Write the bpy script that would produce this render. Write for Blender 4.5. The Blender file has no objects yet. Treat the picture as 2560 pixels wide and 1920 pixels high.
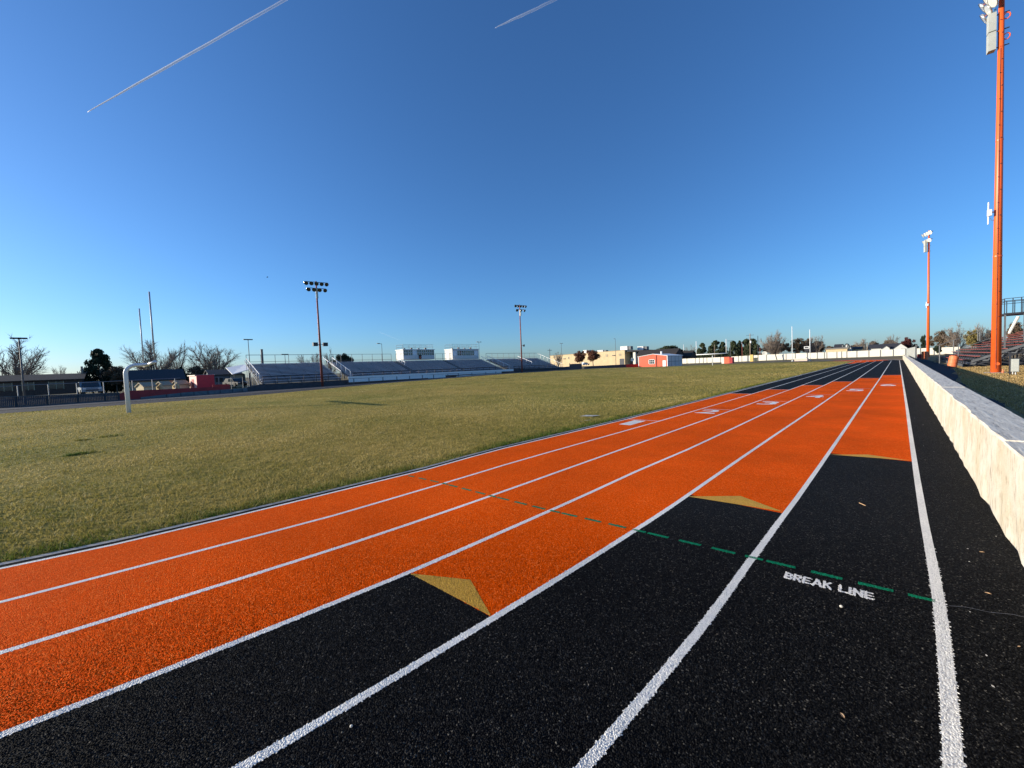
import bpy, math, random
import numpy as np
from mathutils import Vector, Matrix
R_ = math.radians
random.seed(7); rng = np.random.default_rng(7)
scn = bpy.context.scene
COL = scn.collection

# ------------------------------------------------------------------ camera
F, YAW, PITCH, ROLL, CH = 965.0, R_(45.044), R_(2.597), R_(-2.3515), 1.8003
fw = Vector((-math.sin(YAW)*math.cos(PITCH), math.cos(YAW)*math.cos(PITCH), -math.sin(PITCH)))
r0 = Vector((math.cos(YAW), math.sin(YAW), 0)); u0 = r0.cross(fw)
rt = math.cos(ROLL)*r0 + math.sin(ROLL)*u0
up = -math.sin(ROLL)*r0 + math.cos(ROLL)*u0
cam = bpy.data.cameras.new('camera'); co = bpy.data.objects.new('camera', cam); COL.objects.link(co)
m = Matrix.Identity(4)
for i in range(3):
    m[i][0] = rt[i]; m[i][1] = up[i]; m[i][2] = -fw[i]
m[0][3], m[1][3], m[2][3] = 0, 0, CH
co.matrix_world = m
cam.sensor_width = 36; cam.sensor_fit = 'HORIZONTAL'; cam.lens = F/2560*36
cam.clip_start = 0.05; cam.clip_end = 120000
scn.camera = co

def ray(u, v):
    return (u-1280)/F*rt - (v-960)/F*up + fw
def atX(u, v, X):
    d = ray(u, v); t = X/d.x; return Vector((X, d.y*t, CH+d.z*t))
def atY(u, v, Y):
    d = ray(u, v); t = Y/d.y; return Vector((d.x*t, Y, CH+d.z*t))
def atZ(u, v, Z=0.0):
    d = ray(u, v); t = (Z-CH)/d.z; return Vector((d.x*t, d.y*t, Z))

# ------------------------------------------------------------------ materials
MATS = {}
def nodes(name):
    M = bpy.data.materials.new(name); M.use_nodes = True
    nt = M.node_tree; nt.nodes.clear()
    out = nt.nodes.new('ShaderNodeOutputMaterial')
    b = nt.nodes.new('ShaderNodeBsdfPrincipled')
    nt.links.new(b.outputs[0], out.inputs[0])
    tc = nt.nodes.new('ShaderNodeTexCoord')
    return M, nt, b, tc, out
def noise(nt, vec, scale, detail=4, rough=.6):
    n = nt.nodes.new('ShaderNodeTexNoise'); n.inputs['Scale'].default_value = scale
    n.inputs['Detail'].default_value = detail; n.inputs['Roughness'].default_value = rough
    nt.links.new(vec, n.inputs['Vector']); return n
def ramp(nt, fac, stops):
    r = nt.nodes.new('ShaderNodeValToRGB'); e = r.color_ramp.elements
    while len(e) < len(stops): e.new(.5)
    for el, (p, c) in zip(e, stops):
        el.position = p; el.color = (*c, 1) if len(c) == 3 else c
    nt.links.new(fac, r.inputs[0]); return r
def mixc(nt, fac, a, b, mode='MIX'):
    x = nt.nodes.new('ShaderNodeMix'); x.data_type = 'RGBA'; x.blend_type = mode
    for sock, val in ((x.inputs[0], fac), (x.inputs[6], a), (x.inputs[7], b)):
        if isinstance(val, bpy.types.NodeSocket): nt.links.new(val, sock)
        elif isinstance(val, (int, float)): sock.default_value = val
        else: sock.default_value = (*val, 1)
    return x.outputs[2]
def bump(nt, b, h, strength, dist):
    n = nt.nodes.new('ShaderNodeBump'); n.inputs['Strength'].default_value = strength
    n.inputs['Distance'].default_value = dist
    nt.links.new(h, n.inputs['Height']); nt.links.new(n.outputs[0], b.inputs['Normal']); return n
def sc(c, k): return tuple(min(1, x*k) for x in c)
def pm(name, col, rough=.6, metal=0.0, var=.15, vs=3.0, bs=0.0, bscale=40, bd=.01, spec=.4):
    if name in MATS: return MATS[name]
    M, nt, b, tc, out = nodes(name)
    n = noise(nt, tc.outputs['Object'], vs, 5)
    r = ramp(nt, n.outputs[0], [(.3, sc(col, 1-var)), (.7, sc(col, 1+var))])
    n2 = noise(nt, tc.outputs['Object'], vs*14, 3)
    c = mixc(nt, .35*min(1, var*3), r.outputs[0], n2.outputs[0], 'SOFT_LIGHT')
    nt.links.new(c, b.inputs['Base Color'])
    b.inputs['Roughness'].default_value = rough; b.inputs['Metallic'].default_value = metal
    b.inputs['Specular IOR Level'].default_value = spec
    if bs:
        h = noise(nt, tc.outputs['Object'], bscale, 4); bump(nt, b, h.outputs[0], bs, bd)
    MATS[name] = M; return M

def granule(name, cols, rough, spec, bs=1.0, bd=.006, scale=105, wear=None):
    """poured rubber granules: cell relief and per-granule colour"""
    M, nt, b, tc, out = nodes(name); v = tc.outputs['Object']
    vo = nt.nodes.new('ShaderNodeTexVoronoi'); vo.inputs['Scale'].default_value = scale
    wob = noise(nt, v, 60, 2); vv = nt.nodes.new('ShaderNodeVectorMath'); vv.operation = 'MULTIPLY_ADD'
    nt.links.new(wob.outputs['Color'], vv.inputs[0]); vv.inputs[1].default_value = (.006, .006, .006); nt.links.new(v, vv.inputs[2])
    nt.links.new(vv.outputs[0], vo.inputs['Vector'])
    sep = nt.nodes.new('ShaderNodeSeparateColor'); nt.links.new(vo.outputs['Color'], sep.inputs[0])
    r = ramp(nt, sep.outputs[0], cols)
    big = noise(nt, v, .55, 4); rb = ramp(nt, big.outputs[0], [(.3, (.82, .82, .82)), (.7, (1.12, 1.1, 1.08))])
    c = mixc(nt, 1.0, r.outputs[0], rb.outputs[0], 'MULTIPLY')
    if wear:
        wn = noise(nt, v, 150, 3, .7); wr = ramp(nt, wn.outputs[0], [(wear[0], (0, 0, 0)), (wear[0]+.07, (1, 1, 1))])
        c = mixc(nt, wr.outputs[0], wear[1], c)
    nt.links.new(c, b.inputs['Base Color'])
    b.inputs['Roughness'].default_value = rough; b.inputs['Specular IOR Level'].default_value = spec
    n2 = noise(nt, v, 70, 3)
    ad = nt.nodes.new('ShaderNodeMath'); ad.operation = 'MULTIPLY_ADD'
    nt.links.new(n2.outputs[0], ad.inputs[0]); ad.inputs[1].default_value = .12
    inv = nt.nodes.new('ShaderNodeMath'); inv.operation = 'SUBTRACT'; inv.inputs[0].default_value = 1
    nt.links.new(vo.outputs['Distance'], inv.inputs[1]); nt.links.new(inv.outputs[0], ad.inputs[2])
    bump(nt, b, ad.outputs[0], bs, bd)
    MATS[name] = M; return M

m_black = granule('black_rubber', [(0, (.005, .005, .0055)), (.5, (.009, .009, .0095)), (.84, (.018, .018, .018)), (.95, (.034, .033, .031)), (.985, (.07, .066, .058)), (1, (.14, .13, .11))], .7, .03, bd=.010, scale=120)  # rare pale granules are sun glints put into the colour
m_orange = granule('orange_rubber', [(0, (.58, .056, .001)), (.3, (.84, .088, .001)), (.8, (.92, .108, .002)), (1, (.97, .21, .04))], .85, .02, bs=1.0, bd=.010, scale=115)
m_white = granule('white_track_paint', [(0, (.74, .72, .66)), (1, (.93, .90, .82))], .7, .2, bs=.9, wear=(.33, (.3, .29, .28)))
m_gold = granule('gold_track_paint', [(0, (.56, .29, .02)), (1, (.74, .42, .05))], .65, .3, wear=(.36, (.3, .08, .02)))
m_green = granule('green_track_paint', [(0, (.004, .17, .075)), (1, (.008, .27, .13))], .8, .05, wear=(.36, (.02, .08, .04)))
m_num = granule('number_paint', [(0, (.74, .71, .66)), (1, (.90, .87, .80))], .7, .2, bs=.6)
m_thin = granule('thin_line_paint', [(0, (.60, .55, .52)), (1, (.75, .7, .68))], .6, .3, wear=(.42, (.5, .12, .04)))

m_steel = pm('galvanised_steel', (.30, .31, .32), .45, .7)
m_alu = pm('aluminium_plank', (.80, .77, .84), .65, .0, var=.10, vs=1.5)
m_aludark = pm('bleacher_riser', (.24, .235, .26), .6, .3)
m_darksteel = pm('dark_steel', (.045, .047, .055), .5, .4)
m_polesteel = pm('rusty_red_steel', (.30, .085, .06), .6, .2, var=.3, vs=1.2)
m_or_steel = pm('orange_painted_steel', (.80, .125, .022), .42, 0, var=.07, vs=.7, bs=.06, bscale=9, bd=.01, spec=.5)
m_whitepaint = pm('white_painted_metal', (.80, .80, .78), .45, 0, var=.05)
m_goal = pm('goalpost_white', (.74, .75, .76), .4, 0, var=.06)
m_concrete = pm('curb_concrete', (.34, .33, .31), .85, 0, var=.2, vs=4, bs=.4, bscale=60)
m_lampdark = pm('lamp_glass', (.018, .03, .035), .12, 0, var=.05, spec=.6)  # darker copy of the lamp glass, backlit shade put into the colour
m_silver = pm('lamp_reflector', (.78, .78, .74), .28, .85, var=.06)
m_lens_pale = pm('sunlit_lamp_glass', (.66, .66, .60), .2, 0, var=.15, vs=6, spec=.7)  # paler copy of the lamp glass, sun and sky light put into the colour
m_box = pm('gray_enclosure', (.47, .48, .43), .55, .1, var=.08)
m_lightgray = pm('pale_gray_plastic', (.72, .73, .72), .5)
m_bwall = pm('dark_block_wall', (.055, .058, .066), .8, 0, var=.25, vs=2)
m_gwall = pm('gray_block_wall', (.13, .15, .165), .85, 0, var=.3, vs=1.2)
m_slat = pm('charcoal_slats', (.075, .065, .075), .7, 0, var=.25)
m_redpanel = pm('red_windscreen', (.34, .035, .035), .7, 0, var=.2, vs=1)
m_redbright = pm('red_metal', (.48, .030, .045), .55, 0, var=.1)
m_shedor = pm('orange_sheet_metal', (.74, .12, .05), .5, .0, var=.08)
m_tan = pm('tan_stucco', (.60, .46, .27), .85, 0, var=.1, vs=.4)
m_tandark = pm('tan_siding', (.36, .30, .20), .8, 0, var=.15)
m_cream = pm('cream_boards', (.74, .69, .57), .65, 0, var=.05, vs=.6)
m_graydoor = pm('gray_panel_door', (.54, .51, .50), .6, 0, var=.08)
m_glass = pm('dark_window_glass', (.03, .04, .045), .08, 0, var=.1, spec=.8)
m_roof = pm('dark_shingle_roof', (.04, .04, .046), .85, 0, var=.3, vs=4)
m_brownroof = pm('brown_shingle_roof', (.035, .03, .027), .85, 0, var=.3, vs=4)
m_brick = pm('brown_brick', (.075, .05, .04), .85, 0, var=.3, vs=5)
m_housew = pm('white_siding', (.56, .56, .53), .7, 0, var=.05)
m_barrel = pm('faded_orange_plastic', (.78, .19, .07), .55, 0, var=.15, vs=4)
m_redplank = pm('weathered_red_plank', (.34, .085, .065), .7, 0, var=.3, vs=2.5)
m_gsteel = pm('gray_painted_steel', (.12, .125, .13), .6, .2, var=.2)
m_yellow = pm('yellow_padding', (.72, .46, .14), .6, 0, var=.1)
m_greenbin = pm('dark_green_plastic', (.07, .08, .055), .6)
m_wood = pm('weathered_pole_wood', (.30, .23, .17), .85, 0, var=.25)
m_bark = pm('gray_bark', (.16, .13, .105), .9, 0, var=.3, vs=6)
m_twig = pm('twig_bark', (.25, .20, .16), .9, 0, var=.25, vs=2)
m_tread = pm('rubber_tyre', (.02, .02, .02), .8)
m_car = pm('car_paint_white', (.75, .76, .78), .25, 0, var=.04, spec=.6)
m_cartruck = pm('pale_blue_paint', (.17, .22, .26), .35, 0, var=.06)
m_leaf = pm('dry_leaf', (.52, .33, .18), .8, 0, var=.3, vs=60)
m_pebble = pm('pale_pebble', (.62, .58, .50), .8, 0, var=.2, vs=80)
m_bird = pm('dark_feathers', (.03, .03, .03), .8)
m_emblem = pm('emblem_black', (.03, .02, .02), .6)
m_emblem2 = pm('emblem_red', (.45, .10, .05), .6)
m_mat = pm('pinkish_mat_vinyl', (.72, .52, .42), .6, 0, var=.1)

def ground_mat(name, stops, big, fine, bs, bd, bscale, stretch=(1, 1, 1), extra=None):
    M, nt, b, tc, out = nodes(name)
    mp = nt.nodes.new('ShaderNodeMapping'); mp.inputs['Scale'].default_value = stretch
    nt.links.new(tc.outputs['Object'], mp.inputs[0]); v = mp.outputs[0]
    n1 = noise(nt, v, big, 6, .65); n2 = noise(nt, v, fine, 6, .75)
    mx = nt.nodes.new('ShaderNodeMath'); mx.operation = 'MULTIPLY_ADD'
    nt.links.new(n2.outputs[0], mx.inputs[0]); mx.inputs[1].default_value = .55
    m2 = nt.nodes.new('ShaderNodeMath'); m2.operation = 'MULTIPLY'; m2.inputs[1].default_value = .45
    nt.links.new(n1.outputs[0], m2.inputs[0]); nt.links.new(m2.outputs[0], mx.inputs[2])
    r = ramp(nt, mx.outputs[0], stops)
    c = r.outputs[0]
    if extra:
        n3 = noise(nt, tc.outputs['Object'], extra[0], 3); r3 = ramp(nt, n3.outputs[0], extra[1])
        c = mixc(nt, 1.0, c, r3.outputs[0], 'MULTIPLY')
    nt.links.new(c, b.inputs['Base Color'])
    b.inputs['Roughness'].default_value = .95; b.inputs['Specular IOR Level'].default_value = .1
    h = noise(nt, v, bscale, 6, .8)
    h2 = noise(nt, v, bscale/7, 4, .7)
    ad = nt.nodes.new('ShaderNodeMath'); ad.operation = 'MULTIPLY_ADD'; ad.inputs[1].default_value = 2.2
    nt.links.new(h2.outputs[0], ad.inputs[0]); nt.links.new(h.outputs[0], ad.inputs[2])
    bump(nt, b, ad.outputs[0], bs, bd)
    MATS[name] = M; return M
m_field = ground_mat('mown_grass', [(.30, (.12, .105, .024)), (.45, (.24, .195, .047)), (.56, (.34, .265, .075)), (.72, (.46, .36, .125))],
                     .35, 9, 1.0, .05, 14, (1, 1, 1), (.09, [(.3, (.80, .95, .72)), (.7, (1.25, 1.1, 1.0))]))
m_ground = ground_mat('dry_ground', [(.3, (.07, .065, .03)), (.5, (.19, .15, .08)), (.7, (.33, .26, .14))], .3, 8, .8, .04, 10)
m_drygrass = ground_mat('straw_grass', [(.3, (.12, .085, .045)), (.45, (.28, .19, .09)), (.6, (.44, .31, .15)), (.75, (.56, .41, .21))], .5, 10, 1.0, .05, 14)
m_asphalt = ground_mat('path_asphalt', [(.3, (.035, .035, .038)), (.6, (.055, .055, .058)), (.8, (.09, .088, .085))], .8, 60, .5, .006, 90)
m_faroval = ground_mat('track_grazing_sheen', [(.3, (.07, .065, .065)), (.6, (.11, .105, .10)), (.8, (.16, .15, .14))], .8, 60, .4, .006, 60)
m_dirtlane = ground_mat('pale_dirt', [(.3, (.20, .16, .12)), (.6, (.30, .24, .18)), (.8, (.38, .31, .24))], .5, 20, .5, .02, 20)

# wall: cream painted concrete with scuffs and peeling
def wall_mat():
    M, nt, b, tc, out = nodes('painted_concrete'); v = tc.outputs['Object']
    mp = nt.nodes.new('ShaderNodeMapping'); mp.inputs['Scale'].default_value = (1, .45, .28); nt.links.new(v, mp.inputs[0])
    n1 = noise(nt, mp.outputs[0], 22, 7, .7)
    r1 = ramp(nt, n1.outputs[0], [(.27, (.34, .27, .18)), (.36, (.54, .47, .36)), (.46, (.66, .60, .48)), (.65, (.71, .67, .57))])
    n2 = noise(nt, v, 1.3, 5); r2 = ramp(nt, n2.outputs[0], [(.35, (.86, .80, .68)), (.6, (1, 1, 1))])
    c = mixc(nt, 1.0, r1.outputs[0], r2.outputs[0], 'MULTIPLY')
    # bare brown scratches, long and thin, down the face
    mp2 = nt.nodes.new('ShaderNodeMapping'); mp2.inputs['Scale'].default_value = (1, 1.6, .22); nt.links.new(v, mp2.inputs[0])
    n3 = noise(nt, mp2.outputs[0], 17, 3, .5); r3 = ramp(nt, n3.outputs[0], [(.625, (0, 0, 0)), (.68, (1, 1, 1))])
    c = mixc(nt, r3.outputs[0], c, (.33, .25, .18))
    nt.links.new(c, b.inputs['Base Color']); b.inputs['Roughness'].default_value = .8
    h = noise(nt, v, 45, 6, .7); bump(nt, b, h.outputs[0], .9, .014)
    return M
m_wall = wall_mat()
def cap_mat():
    M, nt, b, tc, out = nodes('weathered_wall_cap'); v = tc.outputs['Object']
    mp = nt.nodes.new('ShaderNodeMapping'); mp.inputs['Scale'].default_value = (1, .10, 1); nt.links.new(v, mp.inputs[0])
    n1 = noise(nt, mp.outputs[0], 22, 6, .7)
    r1 = ramp(nt, n1.outputs[0], [(.32, (.20, .17, .14)), (.41, (.56, .51, .42)), (.6, (.76, .70, .58))])
    nt.links.new(r1.outputs[0], b.inputs['Base Color']); b.inputs['Roughness'].default_value = .85
    bump(nt, b, n1.outputs[0], .8, .012)
    return M
m_cap = cap_mat()

# ------------------------------------------------------------------ mesh helper
KEEP = {'slats', 'boards', 'frame', 'footboards', 'aisle_steps', 'joints', 'crown', 'trunk', 'wall_cap', 'seat_row'}
class MB:
    def __init__(s): s.v = []; s.f = []; s.mi = []
    def add(s, vs, fs, mi=0):
        n = len(s.v); s.v += [tuple(x) for x in vs]; s.f += [tuple(i+n for i in f) for f in fs]; s.mi += [mi]*len(fs); return s
    def box(s, a, b, mi=0):
        x0, x1 = sorted((a[0], b[0])); y0, y1 = sorted((a[1], b[1])); z0, z1 = sorted((a[2], b[2]))
        return s.add([(x0,y0,z0),(x1,y0,z0),(x1,y1,z0),(x0,y1,z0),(x0,y0,z1),(x1,y0,z1),(x1,y1,z1),(x0,y1,z1)],
              [(0,3,2,1),(4,5,6,7),(0,1,5,4),(1,2,6,5),(2,3,7,6),(3,0,4,7)], mi)
    def bar(s, p, q, r=.05, n=6, r2=None, mi=0, sq=False):
        p, q = Vector(p), Vector(q); d = (q-p); 
        if d.length < 1e-6: return s
        d.normalize(); r2 = r if r2 is None else r2
        a = d.cross(Vector((0,0,1)) if abs(d.z) < .95 else Vector((1,0,0))).normalized(); b = d.cross(a)
        vs = []; o = math.pi/4 if n == 4 else 0
        for c, rr in ((p, r), (q, r2)):
            for i in range(n):
                t = 2*math.pi*i/n+o; vs.append(c + rr*(math.cos(t)*a + math.sin(t)*b))
        fs = [(i, (i+1) % n, n+(i+1) % n, n+i) for i in range(n)] + [tuple(range(n-1, -1, -1)), tuple(range(n, 2*n))]
        return s.add(vs, fs, mi)
    def tube(s, pts, rs, n=6, cap=True, mi=0):
        pts = [Vector(p) for p in pts]
        if isinstance(rs, (int, float)): rs = [rs]*len(pts)
        vs = []; a = None
        for i, p in enumerate(pts):
            d = (pts[min(i+1, len(pts)-1)] - pts[max(i-1, 0)]).normalized()
            if a is None: a = d.cross(Vector((0,0,1)) if abs(d.z) < .95 else Vector((1,0,0))).normalized()
            a = (a - d*a.dot(d)).normalized(); b = d.cross(a)
            for k in range(n):
                t = 2*math.pi*k/n; vs.append(p + rs[i]*(math.cos(t)*a+math.sin(t)*b))
        fs = [(i*n+k, i*n+(k+1) % n, (i+1)*n+(k+1) % n, (i+1)*n+k) for i in range(len(pts)-1) for k in range(n)]
        if cap: fs += [tuple(range(n-1, -1, -1)), tuple(range((len(pts)-1)*n, len(pts)*n))]
        return s.add(vs, fs, mi)
    def lathe(s, p, d, prof, n=14, mi=0):
        p, d = Vector(p), Vector(d).normalized()
        a = d.cross(Vector((0,0,1)) if abs(d.z) < .95 else Vector((1,0,0))).normalized(); b = d.cross(a)
        vs = []
        for t, r in prof:
            for k in range(n):
                th = 2*math.pi*k/n; vs.append(p + d*t + r*(math.cos(th)*a+math.sin(th)*b))
        fs = [(i*n+k, i*n+(k+1) % n, (i+1)*n+(k+1) % n, (i+1)*n+k) for i in range(len(prof)-1) for k in range(n)]
        return s.add(vs, fs, mi)
    def prism(s, poly, ext, mi=0):
        poly = [Vector(p) for p in poly]; e = Vector(ext); n = len(poly)
        vs = poly + [p+e for p in poly]
        fs = [tuple(range(n-1, -1, -1)), tuple(range(n, 2*n))] + [(i, (i+1) % n, n+(i+1) % n, n+i) for i in range(n)]
        return s.add(vs, fs, mi)
    def quad(s, a, b, c, d, mi=0): return s.add([a, b, c, d], [(0, 1, 2, 3)], mi)
    def build(s, name, mat, parent=None, smooth=False, label=None):
        if parent is not None and name not in KEEP:
            gs = s.islands()
            if len(gs) > 1:
                os_ = []
                for fi in gs:
                    used = sorted({i for k in fi for i in s.f[k]}); mp = {o: n for n, o in enumerate(used)}
                    t = MB(); t.v = [s.v[i] for i in used]; t.f = [tuple(mp[i] for i in s.f[k]) for k in fi]; t.mi = [s.mi[k] for k in fi]
                    os_.append(t._build(name, mat, parent, smooth, label))
                return os_[0]
        return s._build(name, mat, parent, smooth, label)
    def islands(s):
        """faces grouped into pieces that touch (overlapping bounds count as touching)"""
        par = list(range(len(s.v)))
        def fd(i):
            while par[i] != i: par[i] = par[par[i]]; i = par[i]
            return i
        for f in s.f:
            for i in f[1:]: par[fd(i)] = fd(f[0])
        bb = {}
        for i, v in enumerate(s.v):
            b = bb.setdefault(fd(i), [list(v), list(v)])
            for c in range(3): b[0][c] = min(b[0][c], v[c]); b[1][c] = max(b[1][c], v[c])
        ks = list(bb)
        if len(ks) > 400: return [list(range(len(s.f)))]
        e = .03
        for a in range(len(ks)):
            for b in range(a+1, len(ks)):
                A, B = bb[ks[a]], bb[ks[b]]
                if all(A[0][c]-e <= B[1][c] and B[0][c]-e <= A[1][c] for c in range(3)): par[fd(ks[b])] = fd(ks[a])
        g = {}
        for k, f in enumerate(s.f): g.setdefault(fd(f[0]), []).append(k)
        return list(g.values())
    def _build(s, name, mat, parent=None, smooth=False, label=None):
        off = Vector(parent_world(parent)) if parent else Vector((0,0,0))
        me = bpy.data.meshes.new(name)
        me.from_pydata([(x-off.x, y-off.y, z-off.z) for x, y, z in s.v], [], s.f)
        for mm in (mat if isinstance(mat, (list, tuple)) else [mat]): me.materials.append(mm)
        me.polygons.foreach_set('material_index', s.mi)
        if smooth: me.polygons.foreach_set('use_smooth', [True]*len(me.polygons))
        me.update()
        o = bpy.data.objects.new(name, me); COL.objects.link(o)
        if parent: o.parent = parent
        if label: o['label'] = label
        return o
def parent_world(p):
    v = Vector((0,0,0))
    while p: v += p.location; p = p.parent
    return v
def tag(o, label, cat, group=None):
    o['label'] = label; o['category'] = cat
    if group: o['group'] = group
    return o
def thing(name, loc, label, cat, group=None):
    o = bpy.data.objects.new(name, None); COL.objects.link(o); o.location = loc; o.empty_display_size = .3
    return tag(o, label, cat, group)
def struct(o): o['kind'] = 'structure'; return o
def copy_tree(o, parent=None):
    c = o.copy(); COL.objects.link(c); c.parent = parent
    for ch in list(o.children): copy_tree(ch, c)
    return c

def sstep(a, b, x):
    t = np.clip((np.asarray(x, float)-a)/(b-a), 0, 1); return t*t*(3-2*t)
EY = ([-40, -8, 0, 10, 20, 30, 45, 60, 80, 95, 110, 126, 160, 220], [-.3, -.3, -.3, -.26, -.16, -.05, .12, .33, .34, .28, .05, -.35, -.4, 0])
def hz(x, y):
    e = np.interp(y, *EY)
    return e*sstep(-36, -55, x)*(1-sstep(-90, -140, -np.asarray(x, float)*-1) if False else 1)

# ------------------------------------------------------------------ track geometry
W, X6, S0, RB = 1.067, .2044, 4.8153, 51.0
CX = X6-6*W-RB; YE = 100.0; FX = -32.5
SG = [-12, -6, -5, -4, -3, -2, -1, 0, 1, 3, 6, 12, 30]
DEV = [[.20, .20, .27, .24, .21, .18, .17, .08, .04, .10, .18, .20, .20],
       [.11, .11, .12, .13, .15, .10, .06, .025, .03, .07, .12, .15, .12],
       [.045, .045, .045, .065, .075, .06, .04, .03, .03, .04, .05, .08, .08],
       [-.02, -.02, -.02, -.01, 0, -.02, -.03, -.03, -.03, .03, .04, .03, .02],
       [-.025, -.025, -.025, -.025, -.036, -.04, -.04, -.035, -.04, -.045, -.04, -.015, 0],
       [-.015, -.015, -.015, -.015, -.017, -.02, -.045, -.045, -.03, -.02, -.016, -.01, .02],
       [.02, .02, .02, .02, .02, .02, .016, .005, -.004, -.009, -.008, 0, 0]]
def dev(o, s):
    k = min(5, max(0, int(math.floor(o)))); t = min(1.0, max(0.0, o-k))
    return (1-t)*float(np.interp(s, SG, DEV[k])) + t*float(np.interp(s, SG, DEV[k+1]))
def path(o, s, side=0.0):
    """point on the oval: o = lane line (0 inner .. 6 outer), s = metres along the straight from the end of the bend"""
    off = o*W + dev(o, s) + side
    if s < 0:
        a = s/RB; r = RB+off; return (CX + r*math.cos(a), S0 + r*math.sin(a))
    if s <= YE-S0: return (CX+RB+off, S0+s)
    r = CX+RB+off-FX; a = (s-(YE-S0))/29.0
    if a < math.pi: return (FX + r*math.cos(a), YE + r*math.sin(a))
    return (FX - r, YE-(s-(YE-S0)-29*math.pi))
def srange(a, b):
    out = [a]; s = a
    while s < b-1e-6:
        st = .5 if s < 12 else (1.5 if s < 40 else 3.0)
        s = min(b, s+st); out.append(s)
    return out
def strip(mb, o1, o2, s1, s2, z, side1=0.0, side2=0.0):
    ss = srange(s1, s2); vs = []; fs = []
    for i, s in enumerate(ss):
        for o, sd in ((o1, side1), (o2, side2)):
            x, y = path(o, s, sd); vs.append((x, y, float(hz(x, y))+z))
        if i: fs.append((2*i-2, 2*i-1, 2*i+1, 2*i))
    return mb.add(vs, fs)
SMAX = YE-S0+29*math.pi+140

# ground sheet
def sheet(name, xs, ys, z, mat, f=None):
    X, Y = np.meshgrid(xs, ys); Z = hz(X, Y)+z
    vs = np.stack([X, Y, Z], -1).reshape(-1, 3); nx = len(xs)
    mb = MB(); mb.add(vs.tolist(), [(j*nx+i, j*nx+i+1, (j+1)*nx+i+1, (j+1)*nx+i) for j in range(len(ys)-1) for i in range(nx-1)])
    return struct(mb.build(name, mat))
xs = [-6000, -2500, -1000, -500, -300, -200, -140, -110] + list(range(-95, -29, 3)) + [-24, -15, -5, 0, 5, 15, 40, 120, 400, 1200, 3000]
ys = [-3000, -800, -200, -80] + list(range(-45, 140, 5)) + [150, 165, 190, 220, 300, 500, 1000, 2500, 6000]
sheet('ground', xs, ys, -.06, m_ground)
# far-side track surface is black rubber too, its grazing sheen put into a gray colour; near straight black
mb = MB(); strip(mb, 0, 6, -13, YE-S0+20, 0, -.115, .535)
o_black = struct(mb.build('running_track', m_black))
mb = MB(); strip(mb, 0, 6, YE-S0+20, SMAX, 0, -.19, .9)
struct(mb.build('far_track_curve', m_faroval))
mb = MB(); strip(mb, 0, 0, -13, SMAX, .004, -.185, -.105)
struct(mb.build('track_curb', m_concrete))
# outside strip of gravel beyond the far bend
mb = MB(); strip(mb, 6, 6, YE-S0+4, YE-S0+60, -.02, .92, 5.0); struct(mb.build('dirt_strip', m_dirtlane))
# infield
ysf = list(np.arange(-40, 100, 2.0)) + list(np.linspace(100, 125.9, 14))
vs = []; fs = []; NX = 40
def infield_x(Y):
    if Y < S0: xr = CX + math.sqrt(max(0, (RB+.05)**2-(Y-S0)**2)); xl = float(np.interp(Y, [-40, 8, 30], [-49, -50.5, -58.9]))
    elif Y <= YE: xr = CX+RB+.03; xl = float(np.interp(Y, [-40, 8, 30], [-49, -50.5, -58.9]))
    else:
        q = math.sqrt(max(0, 26.2**2-(Y-YE)**2)); xr = FX+q; xl = FX-q
    return xl, xr
for j, Y in enumerate(ysf):
    xl, xr = infield_x(Y)
    for i in range(NX+1):
        x = xl+(xr-xl)*i/NX; vs.append((x, Y, float(hz(x, Y))-.012))
    if j:
        a = (j-1)*(NX+1); b = j*(NX+1)
        fs += [(a+i, a+i+1, b+i+1, b+i) for i in range(NX)]
mb = MB(); mb.add(vs, fs); struct(mb.build('infield_grass', m_field))
vs = []; fs = []
for j, Y in enumerate(np.arange(-40, 32.1, 2.0)):
    for x in (-58.7, float(np.interp(Y, [-40, 8, 30], [-48.6, -50.1, -58.5]))): vs.append((x, Y, float(hz(x, Y))-.02))
    if j: fs.append((2*j-2, 2*j-1, 2*j+1, 2*j))
mb = MB(); mb.add(vs, fs); struct(mb.build('gray_apron', m_asphalt))

# orange lane panels
o_near = [(-13, 21.35), (-13, 24.4), (-13, 28.1), (1.865, 31.8), (5.2, 36.0), (8.9, 40.3)]
o_far = [84, 90, 95, 99.5, 104, 108.5]
mb = MB()
for k, (a, b) in enumerate(o_near):
    strip(mb, k, k+1, (-2.82 if k == 3 else a-S0) if a > -10 else -13, b-S0, .0012)
    strip(mb, k, k+1, o_far[k]-S0, YE-S0+20, .0012)
mb.add([(*path(3, -2.95), .0012), (*path(4, -2.82), .0012), (*path(3, -2.82), .0012)], [(0, 1, 2)])
o_orange = struct(mb.build('orange_track_paint', m_orange))
mb = MB()
for k in range(7):
    hw_ = .031 if k == 6 else .027; strip(mb, k, k, -13, YE-S0+20, .0022, -hw_, hw_)
o_white = struct(mb.build('lane_lines', m_white))
# thin cross lines: end of the orange panels and at each lane number
mb = MB(); cross = [(11.1, 21.35), (14.6, 24.4), (18.1, 28.1), (21.6, 31.8), (25.65, 36.0), (29.6, 40.3)]
for k, (a, b) in enumerate(cross):
    for Yc, hw in ((a, .035), (b, .05)):
        x0 = path(k, Yc-S0)[0]+.04; x1 = path(k+1, Yc-S0)[0]-.04
        mb.quad((x0, Yc-hw, .0024), (x1, Yc-hw, .0024), (x1, Yc+hw, .0024), (x0, Yc+hw, .0024))
struct(mb.build('cross_lines', m_thin))
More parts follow.
